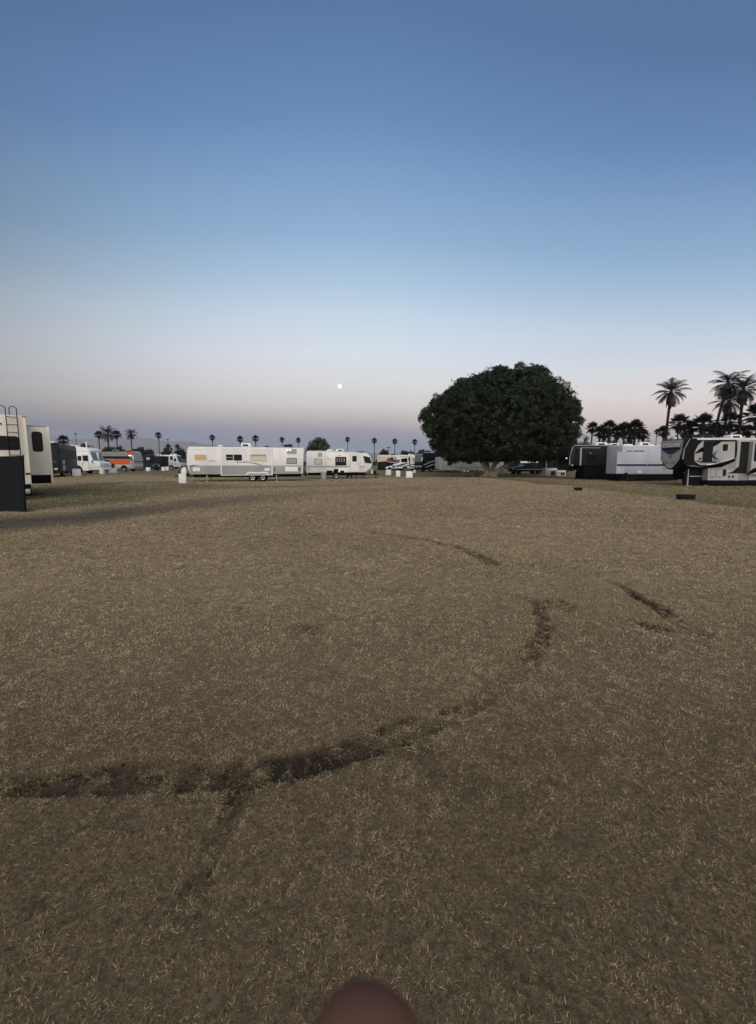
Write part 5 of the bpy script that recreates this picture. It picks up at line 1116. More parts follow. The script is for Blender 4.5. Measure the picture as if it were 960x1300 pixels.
# palms: three feather crowns and three fan crowns, shared by every palm
def feather_crown(seed, n=44, drop=1.0):
    rg = np.random.default_rng(seed); Q = []; T = []
    for i in range(n):
        az = i * 2.39996 + rg.uniform(-.2, .2); f = (i + .5) / n; e = radians(82 - 125 * f ** .9 + rg.uniform(-8, 8)); L = rg.uniform(.85, 1.1) * (1 - .12 * f)
        h = np.array([cos(az), sin(az), 0]); p = np.array([0, 0, .0]); pts = [p]; dirs = []
        for k in range(11):
            ee = e - (k / 10) ** 1.5 * radians(62) * drop; d = h * cos(ee) + np.array([0, 0, sin(ee)]); p = p + d * L / 11; pts.append(p); dirs.append(d)
        sd = np.array([-sin(az), cos(az), 0]); t = rg.uniform(.1, .9) * (1 - .35 * f)
        for k in range(11):
            a, b = pts[k], pts[k + 1]; w = .016 * (1 - k / 12); up_ = np.cross(sd, dirs[k]) * w
            Q.append([a + sd * w, b + sd * w, b - sd * w, a - sd * w]); T.append(t * .6)
            if k < 2: continue
            for s_ in (-1, 1):
                for j in range(3):
                    o = a + (b - a) * (j / 3); fr = (k + j / 3) / 11
                    ll = .34 * (sin(pi * min(1, (fr - .08) / .92) ** .75) * .8 + .25) * rg.uniform(.85, 1.1); d = sd * s_ * .8 + dirs[k] * .75 + np.array([0, 0, -.28 - .2 * rg.random()]); d /= np.linalg.norm(d)
                    wv = dirs[k] * .014; e2 = o + d * ll
                    Q.append([o - wv, o + wv, e2 + wv * .2, e2 - wv * .2]); T.append(np.clip(t + rg.normal(0, .12), 0, 1))
    return np.array(Q), np.array(T)
def fan_crown(seed, n=40):
    rg = np.random.default_rng(seed); Q = []; T = []
    for i in range(n):
        az = i * 2.39996 + rg.uniform(-.25, .25); f = (i + .5) / n; e = radians(86 - 132 * f + rg.uniform(-10, 10)); pl = rg.uniform(.42, .6)
        h = np.array([cos(az), sin(az), 0]); d = h * cos(e) + np.array([0, 0, sin(e)]); sd = np.array([-sin(az), cos(az), 0]); c = d * pl; t = rg.uniform(.1, .9) * (1 - .4 * f)
        Q.append([sd * .012, c + sd * .012, c - sd * .012, -sd * .012]); T.append(t * .5)
        nn = np.cross(d, sd); m = 15; R = rg.uniform(.46, .60)
        for k in range(m):
            a = radians(-105 + 210 * k / (m - 1)); dd = d * cos(a) + sd * sin(a); dd = dd - np.array([0, 0, 1]) * .12 + nn * .05; dd /= np.linalg.norm(dd)
            wv = np.cross(dd, nn); wv /= np.linalg.norm(wv) + 1e-9; mid = c + dd * R * .48; e2 = c + dd * R * rg.uniform(.85, 1.05) + np.array([0, 0, -.06])
            Q.append([c, mid + wv * .034, e2, mid - wv * .034]); T.append(np.clip(t + rg.normal(0, .12), 0, 1))
    return np.array(Q), np.array(T)
def skirt(seed, n=90):
    rg = np.random.default_rng(seed); Q = []; T = []
    for i in range(n):
        az = rg.uniform(0, 2 * pi); r0 = .12; o = np.array([cos(az) * r0, sin(az) * r0, rg.uniform(-.45, .05)]); sd = np.array([-sin(az), cos(az), 0]); L = rg.uniform(.25, .5); e = o + np.array([cos(az), sin(az), 0]) * rg.uniform(.04, .16) - np.array([0, 0, L])
        Q.append([o - sd * .02, o + sd * .02, e + sd * .06, e - sd * .06]); T.append(rg.random())
    return np.array(Q), np.array(T)
def mesh_only(nm, qt, m):
    o = np_mesh(nm, qt[0], 4, m, None, {'tint': qt[1]}); me = o.data; bpy.data.objects.remove(o); return me
CROWNS = {'date': [mesh_only('feather_crown', feather_crown(s, 25, d), FROND) for s, d in ((1, 1.0), (2, 1.25), (3, .85))], 'fan': [mesh_only('fan_crown', fan_crown(s), FANLEAF) for s in (4, 5, 6)]}
SKIRTS = [mesh_only('skirt', skirt(s), DEADFROND) for s in (7, 8)]
PG = 'palms around the field'
def palm(kind, u, vc, rpx_, Y, label, ub=None, var=None, name=None, trunk=1.0):
    X = at(ub or u, Y); g0 = gz(X, Y); k = F / Y; zc = zat(vc, Y) - g0; R = rpx_ / k; lean = at(u, Y) - X
    r = empty(name or ('date_palm' if kind == 'date' else 'fan_palm'), (X, Y, g0), 0, label, 'palm', PG)
    i = var if var is not None else random.randrange(3)
    c = bpy.data.objects.new('crown', CROWNS[kind][i]); COL.objects.link(c); c.parent = r; c.location = (lean, 0, zc - R * .04); c.scale = (R * (1.07 if kind == 'date' else .98),) * 3; c.rotation_euler = (0, 0, random.uniform(0, 6.28))
    tr = (R * .068 if kind == 'date' else R * .09) * trunk
    path = [(0, 0, -.1), (0, 0, .35), (lean * .22, 0, zc * .33), (lean * .55, 0, zc * .66), (lean * .92, 0, zc * .94), (lean, 0, zc + R * .06)]
    MB().tube(path, [tr * 1.7, tr * 1.25, tr * 1.05, tr, tr * 1.1, tr * 1.25], 9).build('trunk', PBARK, r)
    if kind == 'fan' or R * k > 14:
        s_ = bpy.data.objects.new('dead_frond_skirt', SKIRTS[i % 2]); COL.objects.link(s_); s_.parent = r; s_.location = (lean, 0, zc - R * .08); s_.scale = (R * (.85 if kind == 'date' else 1.0), R * (.85 if kind == 'date' else 1.0), R * 1.0)
# right: tall date palms
palm('date', 845, 497, 21, 66, 'lone tall date palm standing above the nose of the patterned fifth wheel', ub=841.5, var=0)
palm('date', 915, 486, 22, 66, 'tallest date palm with a leaning trunk in the right clump', ub=898, var=1)
palm('date', 917.5, 509, 20, 71, 'date palm with lower crown behind the tallest leaning one', ub=914.5, var=2)
palm('date', 935, 494, 22.5, 64, 'tall straight date palm right of the leaning one', ub=934, var=0)
palm('date', 969, 487, 22, 62, 'tall date palm cut off by the right edge, only fronds showing', ub=971, var=1)
palm('fan', 957.5, 526, 19, 58, 'dense mop headed fan palm at the right edge', ub=958, var=0, trunk=1.25)
FP = [(749.5, 543, 9, 70, 'small fan palm touching the right side of the big tree'), (759, 548, 9, 72, 'short fan palm second from the big tree'), (770.5, 543.5, 12, 68, 'fan palm above the roof of the black fifth wheel'),
      (790, 546, 12, 66, 'fan palm behind the left end of the ribbed white trailer'), (803.5, 543, 13, 67, 'larger fan palm above the blue lettering of the ribbed white trailer'), (814, 552, 9, 70, 'short fan palm behind the middle of the ribbed white trailer'),
      (839.5, 548, 9, 68, 'short fan palm at the foot of the lone tall date palm'), (858.5, 537, 14, 64, 'broad fan palm right of the lone tall date palm'), (874, 543, 11, 67, 'fan palm between two broader ones above the roof hatch'),
      (888.5, 537, 15, 65, 'broad fan palm left of the leaning date palm'), (904, 545, 11, 70, 'shorter fan palm at the foot of the leaning date palm'), (922, 535, 15, 63, 'broad fan palm under the straight tall date palm'),
      (935, 548, 11, 68, 'low fan palm under the trunk of the straight date palm'), (946.5, 547, 10, 62, 'isolated low fan palm left of the mop headed one'),
      (765, 551, 10, 76, 'half hidden fan palm behind the small ones near the big tree'), (781, 549, 11, 74, 'fan palm in the gap between the black fifth wheel and the ribbed trailer'), (797, 552, 10, 75, 'low fan palm tucked between two taller ones over the ribbed trailer'), (809, 550, 9, 76, 'low ragged fan palm right of the larger one over the ribbed trailer'),
      (866, 548, 11, 73, 'low fan palm filling the gap behind the patterned nose'), (897, 549, 11, 74, 'low dark fan palm left of the leaning date palm trunk'), (913, 548, 11, 73, 'low dark fan palm right of the leaning date palm trunk')]
for i, (u, vc, R, Y, lb) in enumerate(FP): palm('fan', u, vc, R, Y, lb, var=i % 3)
palm('fan', 830.8, 548, 4, 110, 'distant dark palm in the gap left of the lone date palm', var=1)
# far skyline, left to right
FAR = [('fan', 83, 558.5, 7.5, 130, 'low rounded palm behind the charcoal coach'), ('fan', 128, 552, 6, 150, 'smaller palm left of the big date palm over the orange motorhome'), ('date', 139.5, 550, 12, 120, 'big date palm over the left end of the orange motorhome'),
       ('fan', 150.6, 551.5, 6.5, 150, 'smaller palm right of the big date palm over the orange motorhome'), ('date', 168.8, 550.5, 9, 125, 'date palm above the front of the orange motorhome'), ('fan', 203.4, 552.5, 4.8, 170, 'lone slender palm above the silver shuttle bus'),
       ('fan', 226.6, 567, 3.6, 170, 'small palm head just left of the long white trailer'), ('fan', 271, 555.6, 4.6, 165, 'slender palm above the amber curtain of the long white trailer'), ('fan', 306, 557.4, 5, 165, 'slender palm half hidden by the long trailer air conditioner'),
       ('fan', 325.6, 556.6, 5.2, 160, 'slender palm right of the long trailer air conditioner'), ('fan', 359, 558.2, 4.2, 170, 'slender palm above the twin bunk windows of the long trailer'), ('fan', 379.4, 558.8, 4, 175, 'slender palm above the rear end of the long trailer'),
       ('fan', 441.6, 557.8, 3.9, 170, 'thin palm rising behind the door of the short white trailer'), ('fan', 475.4, 559.4, 4.6, 165, 'thin palm above the nose of the short white trailer'), ('fan', 501.2, 560.4, 4.4, 165, 'thin palm above the cream and maroon motorhome'),
       ('fan', 526.4, 561, 4.4, 165, 'thin palm nearest the left side of the big tree'), ('fan', 215.0, 567, 4.0, 150, 'short palm behind the roof of the silver shuttle bus')]
for i, (kd, u, vc, R, Y, lb) in enumerate(FAR): palm(kd, u, vc, R, Y, lb, var=i % 3)
bushy(407, 556.5, 578, 15, 105, 'grey green round tree behind the short white trailer', GREYBUSH)
bushy(394.5, 566, 580, 7, 100, 'dark low tree in the gap between the two white trailers')
bushy(110, 563, 577, 9, 125, 'dark low tree behind the chimney of the white bus')
bushy(140.5, 566.5, 580, 10, 115, 'round shrub under the big date palm on the left skyline')
bushy(152.5, 565.5, 580, 6.5, 116, 'narrow shrub beside the trunk of the big date palm')
bushy(178, 568, 584, 11, 125, 'wide bush behind the front of the orange motorhome')
bushy(190.5, 570, 585, 7, 122, 'rounded bush above the dark green camper van')
bushy(213, 567, 587, 8.5, 130, 'tall dark bush behind the silver shuttle bus')
bushy(230, 568, 588, 9, 135, 'dark bush left of the long trailer nose')
bushy(366, 564, 578, 9, 140, 'faint bush peeking over the rear of the long trailer')
bushy(487.6, 570, 583, 7, 115, 'pointed bush above the cream and maroon motorhome')
bushy(517, 571.5, 585, 10, 120, 'low bush behind the roof of the class C motorhome')
bushy(539, 571, 586, 12, 125, 'bush behind the roof of the black motorhome')
bushy(457, 573, 586, 8, 150, 'low far bush behind the nose of the short white trailer')
HB = [(742, 553, 590, 9, 74), (758, 556, 592, 10, 76), (775, 555, 592, 10, 74), (797, 555, 592, 11, 73), (820, 557, 592, 9, 75), (846, 552, 592, 10, 72), (866, 550, 592, 12, 71), (886, 548, 592, 12, 73), (908, 549, 592, 13, 70), (930, 551, 592, 12, 71), (952, 552, 592, 11, 69)]
HL = ['dark shrub just right of the big tree', 'dark shrub behind the nose of the black fifth wheel', 'dark shrub behind the rear of the black fifth wheel', 'dark shrub behind the left part of the ribbed white trailer', 'dark shrub behind the middle of the ribbed white trailer',
      'dark shrub below the lone tall date palm', 'dark shrub behind the nose of the patterned fifth wheel', 'dark shrub behind the awning door of the patterned fifth wheel', 'dark shrub at the foot of the leaning date palm', 'dark shrub at the foot of the straight tall date palm', 'dark shrub below the mop headed fan palm']
for (u, vt, vb, R, Y), lb in zip(HB, HL): bushy(u, vt, vb, R, Y, lb, name='shrub', group='dark shrubs behind the right row')

def treeline():
    n = 9000; X = RNG.uniform(-330, 330, n); Y = RNG.uniform(255, 275, n); hgt = 3.0 + 1.8 * np.sin(X * .05) + 1.6 * np.sin(X * .13 + 1) + 1.2 * np.sin(X * .31)
    Z = terrain(X, Y) + np.maximum(hgt, 1.2) * np.sqrt(RNG.uniform(0, 1, n))
    q, t = leaf_quads(np.stack([X, Y, Z], 1), unit(n), 2.4, 1.5, RNG.uniform(0, 1, n))
    o = np_mesh('treeline', q, 4, BUSH, None, {'tint': t}); tag(o, 'low dark treeline along the far edge of the field', 'treeline', kind='stuff')
treeline()
# ------------------------------------------------------------------ ground: dry grass with tyre ruts, a worn lane and greener strips
def vnoise(X, Y, s, seed=0):
    x, y = np.asarray(X) / s, np.asarray(Y) / s; xi, yi = np.floor(x).astype(np.int64), np.floor(y).astype(np.int64); fx, fy = x - xi, y - yi
    fx, fy = fx * fx * (3 - 2 * fx), fy * fy * (3 - 2 * fy)
    def h(a, b):
        n = (a * 374761393 + b * 668265263 + seed * 1442695040) & 0x7fffffff; n = ((n ^ (n >> 13)) * 1274126177) & 0x7fffffff; return ((n ^ (n >> 16)) & 0xffff) / 65535.0
    return (h(xi, yi) * (1 - fx) + h(xi + 1, yi) * fx) * (1 - fy) + (h(xi, yi + 1) * (1 - fx) + h(xi + 1, yi + 1) * fx) * fy
def fbm(X, Y, s, seed=0, o=4): return sum(vnoise(X, Y, s / 2 ** k, seed + k) / 2 ** k for k in range(o)) / sum(1 / 2 ** k for k in range(o))
RUTS = [([(-60, 1010, .5), (0, 1004, .52), (60, 1001, .55), (130, 993, .68), (200, 988, .7), (280, 985, .64), (340, 974, .95), (400, 962, 1.15), (430, 955, 1.0), (470, 940, .6), (540, 916, .55), (590, 900, .5), (630, 875, .22), (655, 850, .22), (672, 830, .42), (685, 813, .66), (690, 796, .55), (686, 775, .34), (682, 762, .4), (672, 758, .4)], .060),
        ([(302, 1008, .55), (290, 1038, .68), (278, 1062, .62), (262, 1090, .68), (247, 1118, .52), (235, 1150, .25)], .030),
        ([(470, 675, .4), (510, 680, .45), (540, 684, .55), (560, 690, .5), (578, 693, .4), (592, 699, .9), (608, 706, .95), (624, 714, .6)], .075),
        ([(772, 739, .3), (792, 747, .6), (808, 757, .95), (824, 765, .9), (838, 771, 1.0), (850, 780, .7), (868, 793, .4), (900, 804, .35)], .060),
        ([(790, 786, .2), (805, 789, .5), (818, 791, .95), (832, 793, .8), (842, 795, .4)], .075),
        ([(640, 752, .2), (668, 757, .5), (686, 763, .7), (700, 766, .5), (722, 771, .3)], .07),
        ([(690, 764, .4), (706, 762, .35), (720, 768, .3)], .12), ([(380, 799, .2), (393, 802, .45), (404, 800, .2)], .12),
        ([(470, 930, .3), (520, 940, .25), (560, 960, .2), (600, 1000, .15)], .06)]
def seg_dist(X, Y, pts):
    """distance to a polyline and the strength at the nearest point"""
    D = np.full(X.shape, 1e9); S = np.zeros(X.shape)
    for (x0, y0, s0), (x1, y1, s1) in zip(pts[:-1], pts[1:]):
        dx, dy = x1 - x0, y1 - y0; t = np.clip(((X - x0) * dx + (Y - y0) * dy) / (dx * dx + dy * dy), 0, 1); d = np.hypot(X - x0 - t * dx, Y - y0 - t * dy); k = d < D; D = np.where(k, d, D); S = np.where(k, s0 + (s1 - s0) * t, S)
    return D, S
def rut_mask(X, Y):
    m = np.zeros(X.shape)
    near = (Y < 18) & (Y > .2) & (np.abs(X) < 12)
    if not near.any(): return m
    x, y = X[near], Y[near]; q = np.zeros(x.shape)
    n1 = fbm(x, y, .22, 5, 2) - .5; n2 = fbm(x, y, .085, 15, 2) - .5; n3 = fbm(x, y, .6, 25, 2) - .5
    for pts, wd in RUTS:
        P = [(*G(u, v_), s) for u, v_, s in pts]; d, s = seg_dist(x, y, P); w = wd * (1 + 1.2 * n3) + .02
        f = 1 - smooth(w * .2, w * 1.55, d + .06 * n1)
        q = np.maximum(q, smooth(.02, .55, f) * np.clip(s * .9 + .12, 0, 1) * np.clip(.76 + .8 * n1 + 1.5 * n2, .15, 1.15))
    # scattered scuffs all over the turf
    sc_ = smooth(.70, .84, fbm(x, y, .30, 35, 3)) * smooth(.45, .7, fbm(x, y, 1.6, 45, 2)); q = np.maximum(q, sc_ * .35)
    m[near] = q; return m
def lane_mask(X, Y):
    P = [(*G(u, v_), s) for u, v_, s in ((-500, 700, .8), (-160, 680, .9), (0, 667, 1), (80, 659, 1), (150, 651, .9), (220, 643, .75), (300, 634, .5), (380, 627, .35), (470, 622, .3), (560, 619, .15))]
    d, s = seg_dist(X, Y, P); w = 1.7 + 2.0 * (fbm(X, Y, 2.2, 9, 3) - .5); a = s * (1 - smooth(w * .15, w * 1.75, d)) * (.72 + .5 * fbm(X, Y, .9, 13, 3))
    P = [(*G(u, v_), s) for u, v_, s in ((90, 618, .5), (140, 613, .8), (200, 611.5, .6), (240, 616, .4), (300, 619, .5), (380, 617, .4), (470, 615, .3))]
    d, s = seg_dist(X, Y, P); w = 1.6 + 1.5 * (fbm(X, Y, 3, 19, 3) - .5); return np.maximum(a, s * (1 - smooth(w * .3, w * 1.5, d)))
def green_mask(X, Y):
    n = fbm(X, Y, 3.0, 31, 4)
    e = X - 13.4 - .02 * Y + (n - .5) * 2.2
    right = smooth(-.5, .6, e) * (.72 + .45 * np.exp(-(e / 2.0) ** 2)) * smooth(10, 13, Y)
    left = smooth(1.5, 4.0, -X - 8.5 + (n - .5) * 2) * smooth(13.4, 15, Y) * (1 - smooth(26, 36, Y))
    far_ = smooth(46, 56, Y + (n - .5) * 6)
    return np.clip(np.maximum(np.maximum(right * .9, left * .8), far_ * .8), 0, 1) * (.65 + .6 * (n - .2))
def surf(X, Y):
    near = np.exp(-(Y / 30) ** 2)
    return terrain(X, Y) + near * ((vnoise(X, Y, 1.7, 2) - .5) * .05 + (vnoise(X, Y, .42, 3) - .5) * .012 + (vnoise(X, Y, .11, 4) - .5) * .010)

def axis(lo, hi, step, far_, gr=1.035):
    core = list(np.arange(lo, hi + 1e-6, step)); a = []; d = step; p = hi
    while p < far_: d = min(d * gr, 600); p += d; a.append(p)
    return core, a
cx, ex = axis(-6.5, 7.5, .032, 6800)
exl = [-6.5 - (e - 7.5) for e in ex]
GX = np.array(exl[::-1] + cx + ex); cy, ey = axis(.6, 10.5, .032, 6800)
d = .032; p = .6; bk = []
while p > -120: d *= 1.10; p -= d; bk.append(p)
GY = np.array(bk[::-1] + cy + ey)
XX, YY = np.meshgrid(GX, GY)
RM = rut_mask(XX, YY); LM = lane_mask(XX, YY); GM = green_mask(XX, YY)
ZZ = surf(XX, YY) - RM * (.030 + .02 * (vnoise(XX, YY, .11, 77) - .3))
ZZ[(np.abs(XX) > 3000) | (YY > 3000)] -= 0.0
nx, ny = len(GX), len(GY)
me = bpy.data.meshes.new('ground'); me.vertices.add(nx * ny); me.vertices.foreach_set('co', np.stack([XX, YY, ZZ], -1).reshape(-1).astype(np.float32))
idx = np.arange(nx * ny).reshape(ny, nx); fq = np.stack([idx[:-1, :-1], idx[:-1, 1:], idx[1:, 1:], idx[1:, :-1]], -1).reshape(-1, 4)
me.loops.add(fq.size); me.loops.foreach_set('vertex_index', fq.reshape(-1).astype(np.int32)); me.polygons.add(len(fq)); me.polygons.foreach_set('loop_start', np.arange(0, fq.size, 4, dtype=np.int32)); me.polygons.foreach_set('use_smooth', np.ones(len(fq), dtype=bool))
THATCH = .8 * smooth(1.5, 5, YY) + .2 * smooth(10, 40, YY)
for nm, A in (('rut', RM), ('lane', LM), ('green', GM), ('thatch', THATCH)):
    at_ = me.attributes.new(nm, 'FLOAT', 'POINT'); at_.data.foreach_set('value', A.reshape(-1).astype(np.float32))
me.update(calc_edges=True)
ground = bpy.data.objects.new('ground', me); COL.objects.link(ground); tag(ground, 'dry brown grass field with dark tyre ruts', 'ground', kind='structure')

def ground_material():
    m = bpy.data.materials.new('dry_grass_ground'); m.use_nodes = True; t = m.node_tree; b = t.nodes['Principled BSDF']; L = t.links.new
    nn = lambda ty, **k: [setattr(n, a, v) or n for n in [t.nodes.new(ty)] for a, v in (list(k.items()) or [('label', '')])][-1]
    tcn = nn('ShaderNodeTexCoord'); pos = tcn.outputs['Object']
    def noise(sc, det=5, rough=.6, src=pos):
        n = nn('ShaderNodeTexNoise'); n.inputs['Scale'].default_value = sc; n.inputs['Detail'].default_value = det; n.inputs['Roughness'].default_value = rough; L(src, n.inputs['Vector']); return n.outputs[0]
    def ramp(src, *st):
        r = nn('ShaderNodeValToRGB'); e = r.color_ramp.elements
        while len(e) < len(st): e.new(1.0)
        for q, (p_, c) in zip(e, st): q.position = p_; q.color = (*c, 1) if len(c) == 3 else c
        L(src, r.inputs[0]); return r.outputs[0]
    def mixc(f, a, b_, op='MIX'):
        n = nn('ShaderNodeMix', data_type='RGBA', blend_type=op)
        L(f, n.inputs['Factor']) if not isinstance(f, float) else setattr(n.inputs['Factor'], 'default_value', f)
        for i, c in ((6, a), (7, b_)):
            if isinstance(c, tuple): n.inputs[i].default_value = (*c, 1)
            else: L(c, n.inputs[i])
        return n.outputs[2]
    at_ = lambda nm: (lambda n: (setattr(n, 'attribute_name', nm), n.outputs['Fac'])[1])(nn('ShaderNodeAttribute'))
    fine = ramp(noise(42, 6, .7), (.30, GCOL[0]), (.48, GCOL[1]), (.62, GCOL[2]), (.78, GCOL[3]))
    patch = ramp(noise(.55, 5, .62), (.30, (.90, .89, .88)), (.5, (1, 1, 1)), (.70, (1.06, 1.05, 1.03)))
    base = mixc(1.0, fine, patch, 'MULTIPLY')
    big = ramp(noise(.09, 4, .55), (.35, (.90, .91, .90)), (.65, (1.08, 1.05, 1.0)))
    base = mixc(1.0, base, big, 'MULTIPLY')
    soil = ramp(noise(55, 6, .7), (.3, (.080, .057, .034)), (.5, (.16, .117, .069)), (.75, (.265, .20, .122)))
    base = mixc(at_('thatch'), soil, base)
    gcol = ramp(noise(30, 5, .7), (.3, (.055, .060, .024)), (.55, (.115, .112, .048)), (.8, (.20, .18, .09)))
    base = mixc(at_('green'), base, gcol)
    lcol = ramp(noise(9, 6, .7), (.3, (.050, .042, .034)), (.6, (.095, .080, .064)), (.8, (.16, .135, .105)))
    lm = nn('ShaderNodeMath', operation='MULTIPLY'); L(at_('lane'), lm.inputs[0]); lm.inputs[1].default_value = .95
    base = mixc(lm.outputs[0], base, lcol)
    rcol = ramp(noise(60, 4, .7), (.3, (.016, .012, .009)), (.7, (.075, .056, .038)))
    rm = nn('ShaderNodeMath', operation='MULTIPLY', use_clamp=True); L(at_('rut'), rm.inputs[0]); rm.inputs[1].default_value = 1.0
    base = mixc(rm.outputs[0], base, rcol)
    L(base, b.inputs['Base Color']); b.inputs['Roughness'].default_value = .95; b.inputs['Specular IOR Level'].default_value = .1
    bp = nn('ShaderNodeBump'); bp.inputs['Strength'].default_value = .9; bp.inputs['Distance'].default_value = .03
    L(noise(38, 6, .75), bp.inputs['Height']); L(bp.outputs[0], b.inputs['Normal'])
    return m
GCOL = [(.145, .108, .062), (.28, .212, .128), (.375, .29, .18), (.475, .38, .25)]
me.materials.append(ground_material())

# ------------------------------------------------------------------ the dry grass itself: short curled blades, one mass
def grass_material():
    m = bpy.data.materials.new('dry_grass_blades'); m.use_nodes = True; t = m.node_tree; b = t.nodes['Principled BSDF']
    at_ = t.nodes.new('ShaderNodeAttribute'); at_.attribute_name = 'tint'; r = t.nodes.new('ShaderNodeValToRGB'); t.links.new(at_.outputs['Fac'], r.inputs[0]); e = r.color_ramp.elements
    st = BLADE
    while len(e) < len(st): e.new(1.0)
    for q, (p_, c) in zip(e, st): q.position = p_; q.color = (*c, 1)
    t.links.new(r.outputs[0], b.inputs['Base Color']); b.inputs['Roughness'].default_value = .75; b.inputs['Specular IOR Level'].default_value = .2
    return m
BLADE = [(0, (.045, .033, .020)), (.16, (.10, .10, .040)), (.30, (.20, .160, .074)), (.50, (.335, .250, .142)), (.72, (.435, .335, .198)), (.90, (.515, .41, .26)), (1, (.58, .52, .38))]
def blades():
    Vs = []; T = []
    for y0, y1, dens, ln, wd in ((.6, 1.6, 80000, .018, .0018), (1.6, 3.0, 46000, .021, .0023), (3.0, 5.2, 14500, .031, .0038), (5.2, 9.0, 6200, .042, .0058), (9.0, 15, 1900, .054, .0098), (15, 27, 420, .070, .017), (27, 50, 95, .10, .030)):
        hw = lambda y: 1.06 * y + .9
        n = int(dens * (y1 - y0) * 2 * hw((y0 + y1) / 2)); y = RNG.uniform(y0, y1, n); x = RNG.uniform(-1, 1, n) * hw(y1); k = np.abs(x) < hw(y); x, y = x[k], y[k]
        rm = rut_mask(x, y); lm = lane_mask(x, y); cl = .5 + 1.2 * (fbm(x, y, .022 + .006 * y1, 51, 2) - .5)
        keep = RNG.uniform(0, 1, len(x)) < np.clip(1 - rm * .78, .12, 1) * np.clip(1 - lm * 1.0, .08, 1) * np.clip(.74 + 1.9 * (cl - .47), .10, 1)
        x, y, rm, cl, lm = x[keep], y[keep], rm[keep], cl[keep], lm[keep]; n = len(x)
        # combed in drifting directions, like trodden dry turf
        az = 2 * pi * fbm(x, y, .11, 61, 2) * 1.8 + RNG.normal(0, 1.5, n); L = ln * RNG.uniform(.45, 1.35, n) * np.where(RNG.uniform(0, 1, n) < .03, 1.7, 1); wd_ = wd * RNG.uniform(.6, 1.4, n)
        el_ = np.clip(RNG.normal(.34, .32, n), .02, 1.2); curl = RNG.normal(-.9, .7, n); tw = RNG.normal(0, .7, n)
        z = surf(x, y) - rm * .03 - .003; p = np.stack([x, y, z], 1); pts = [p]
        SG = 3 if y1 < 2 else 2
        for s_ in range(SG):
            e = el_ + curl * (s_ / (SG - 1)); a = az + tw * (s_ / (SG - 1))
            p = p + np.stack([np.cos(a) * np.cos(e), np.sin(a) * np.cos(e), np.sin(e)], 1) * (L / SG)[:, None]; p[:, 2] = np.maximum(p[:, 2], z + .002); pts.append(p)
        gm = green_mask(x, y)
        sa = az + pi / 2 + RNG.normal(0, .4, n); sd = np.stack([np.cos(sa), np.sin(sa), RNG.normal(0, .35, n)], 1)
        ws = [.75, 1.0, .75, .12] if SG == 3 else [.8, 1.0, .15]
        t = np.clip(RNG.normal(.41 + .26 * smooth(1.25, 2.7, y), .115, n) + (cl - .5) * .34 - rm * .30 - lm * .42 - .12 * (fbm(x, y, 1.3, 71, 3) - .2) * 1.6 * np.exp(-(y / 2.6) ** 2), 0, 1); t = np.where(RNG.uniform(0, 1, n) < .012, RNG.uniform(.62, .80, n), t)  # tint darkens towards the camera: lens falloff put into the blade colour
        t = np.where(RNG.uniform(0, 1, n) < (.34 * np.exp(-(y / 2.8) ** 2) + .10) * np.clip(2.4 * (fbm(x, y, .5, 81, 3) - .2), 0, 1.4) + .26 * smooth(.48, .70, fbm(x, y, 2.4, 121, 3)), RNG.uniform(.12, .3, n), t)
        sc4 = .016 + .0062 * np.minimum(y1, 14); n4 = fbm(x, y, sc4, 101, 2); n5 = fbm(x, y, .9, 111, 3)
        t = np.clip(t - .34 * smooth(.58, .74, n4) * (.75 + .4 * smooth(.4, .65, n5)) + .07 * smooth(.60, .45, n4), 0, 1)
        t = np.where(RNG.uniform(0, 1, n) < gm * .8, RNG.uniform(.17, .36, n), t)
        for s_ in range(SG):
            a, b = sd * (wd_ * ws[s_] / 2)[:, None], sd * (wd_ * ws[s_ + 1] / 2)[:, None]
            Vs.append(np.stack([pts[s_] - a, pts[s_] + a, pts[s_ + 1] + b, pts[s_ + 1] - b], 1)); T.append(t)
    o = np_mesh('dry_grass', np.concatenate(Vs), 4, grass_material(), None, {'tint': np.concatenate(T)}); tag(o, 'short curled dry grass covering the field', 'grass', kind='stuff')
blades()

def clods():
    """crumbs of soil and torn turf thrown up along the ruts"""
    bm = bmesh.new(); bmesh.ops.create_icosphere(bm, subdivisions=1, radius=1); V0 = np.array([v.co[:] for v in bm.verts]); F0 = np.array([[v.index for v in f.verts] for f in bm.faces]); bm.free()
    Q = []; T = []
    n = 170000; x = RNG.uniform(-4.5, 6, n); y = RNG.uniform(1.2, 9, n); k = (rut_mask(x, y) > .42) & (RNG.uniform(0, 1, n) < .5); x, y = x[k][:14000], y[k][:14000]; z = surf(x, y) - rut_mask(x, y) * .03
    for i in range(len(x)):
        r = min(RNG.gamma(1.6, .0028) + .002, .0095); V = V0 * (1 + RNG.normal(0, .22, (len(V0), 1))) * np.array([1, 1, .65]) * r + np.array([x[i], y[i], z[i] + r * .3]); Q.append(V[F0]); T.append(np.full(len(F0), np.clip(RNG.normal(.3, .25), 0, 1)))
    o = np_mesh('soil_crumbs', np.concatenate(Q), 3, leaf_mat('dark_soil', (.042, .030, .020), .55, .95), None, {'tint': np.concatenate(T)}); tag(o, 'crumbs of dark soil along the tyre ruts', 'soil', kind='stuff')
clods()

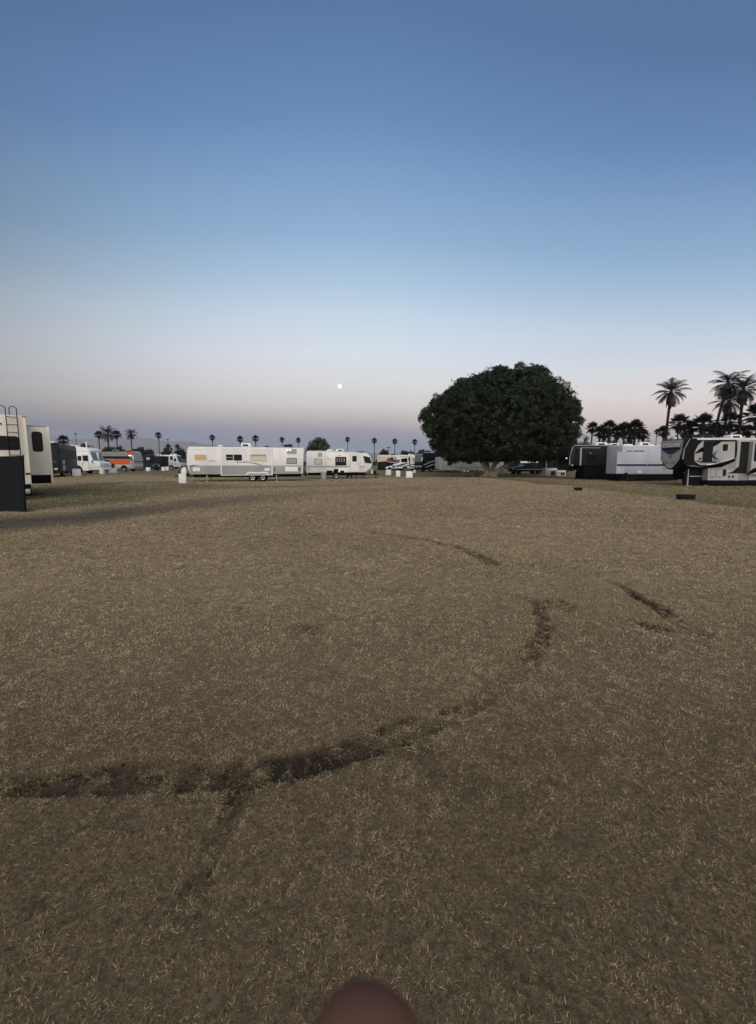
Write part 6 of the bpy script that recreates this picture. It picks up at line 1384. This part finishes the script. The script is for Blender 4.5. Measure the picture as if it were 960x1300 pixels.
# ------------------------------------------------------------------ hills on the left horizon
def hills():
    ridge = [(-420, 560), (-250, 552), (-120, 549), (-30, 553), (40, 552), (75, 552), (100, 556), (125, 558), (150, 555.5), (185, 557), (215, 560), (245, 561), (280, 566), (330, 569.5), (380, 572), (430, 573), (480, 574.5), (540, 576), (620, 579), (760, 583), (960, 586), (1500, 588)]
    us = np.linspace(-420, 1500, 260); vr = np.interp(us, [r_[0] for r_ in ridge], [r_[1] for r_ in ridge]); Y = 5200.0
    rows = []
    for j in range(22):
        f = j / 21; yy = Y - 1400 * (1 - f) + 0 * us; X = (us - UC) / F * Y; zr = np.maximum((HZ - vr) / F * Y * 1.0, 2)
        jag = 1 + .10 * (fbm(X, yy, 520, 81, 5) - .5) * 2; z = zr * jag * (f ** 1.25) * (1 - .28 * (1 - f) * fbm(X, yy * 3, 360, 91, 4)) - 3 * (1 - f); rows.append(np.stack([X, yy, z], 1))
    for j in range(6):
        f = (j + 1) / 6; R = rows[21].copy(); R[:, 1] += 1200 * f; R[:, 2] *= (1 - f); rows.append(R)
    V = np.concatenate(rows); n = len(us); me = bpy.data.meshes.new('hills'); f_ = [(j * n + i, j * n + i + 1, (j + 1) * n + i + 1, (j + 1) * n + i) for j in range(len(rows) - 1) for i in range(n - 1)]
    me.from_pydata(V.tolist(), [], f_); me.update(); o = bpy.data.objects.new('hills', me); COL.objects.link(o); me.materials.append(mat('bare_desert_rock', (.20, .155, .13), .9, 0, .1, .3, .01)); tag(o, 'low bare desert hills beyond the left skyline', 'hills', kind='structure')
    for p_ in me.polygons: p_.use_smooth = True
hills()

# ------------------------------------------------------------------ the full moon
def moon():
    u, v_ = 431.5, 490.5; a, y, z = ray(u, v_); D = Vector((a, y, z)).normalized() * 15000; rad = 15000 * 2.9 / F * .96
    me = bpy.data.meshes.new('moon'); bm = bmesh.new(); bmesh.ops.create_uvsphere(bm, u_segments=32, v_segments=16, radius=rad); [setattr(f, 'smooth', True) for f in bm.faces]; bm.to_mesh(me); bm.free()
    o = bpy.data.objects.new('moon', me); COL.objects.link(o); o.location = D + Vector((0, 0, H))
    m = mat('moonlit_surface', (.5, .5, .45), 1, 0, 0, emit=(1.0, .96, .66, 1.0)); me.materials.append(m); tag(o, 'small pale yellow full moon low over the white trailers', 'moon', kind='structure')
moon()

# ------------------------------------------------------------------ evening air
def haze():
    me = bpy.data.meshes.new('haze'); bm = bmesh.new(); bmesh.ops.create_cube(bm, size=1); bm.to_mesh(me); bm.free()
    o = bpy.data.objects.new('haze', me); COL.objects.link(o); o.scale = (15000, 15000, 500); o.location = (0, 0, 500 / 2 - 4)
    m = bpy.data.materials.new('evening_air'); m.use_nodes = True; t = m.node_tree; t.nodes.clear()
    v = t.nodes.new('ShaderNodeVolumePrincipled'); ou = t.nodes.new('ShaderNodeOutputMaterial'); t.links.new(v.outputs[0], ou.inputs['Volume'])
    v.inputs['Color'].default_value = (.64, .69, .84, 1); v.inputs['Density'].default_value = HAZE; v.inputs['Anisotropy'].default_value = 0
    me.materials.append(m); tag(o, 'thin blue evening air over the field', 'haze', kind='stuff')
HAZE = 1.4e-4
haze()
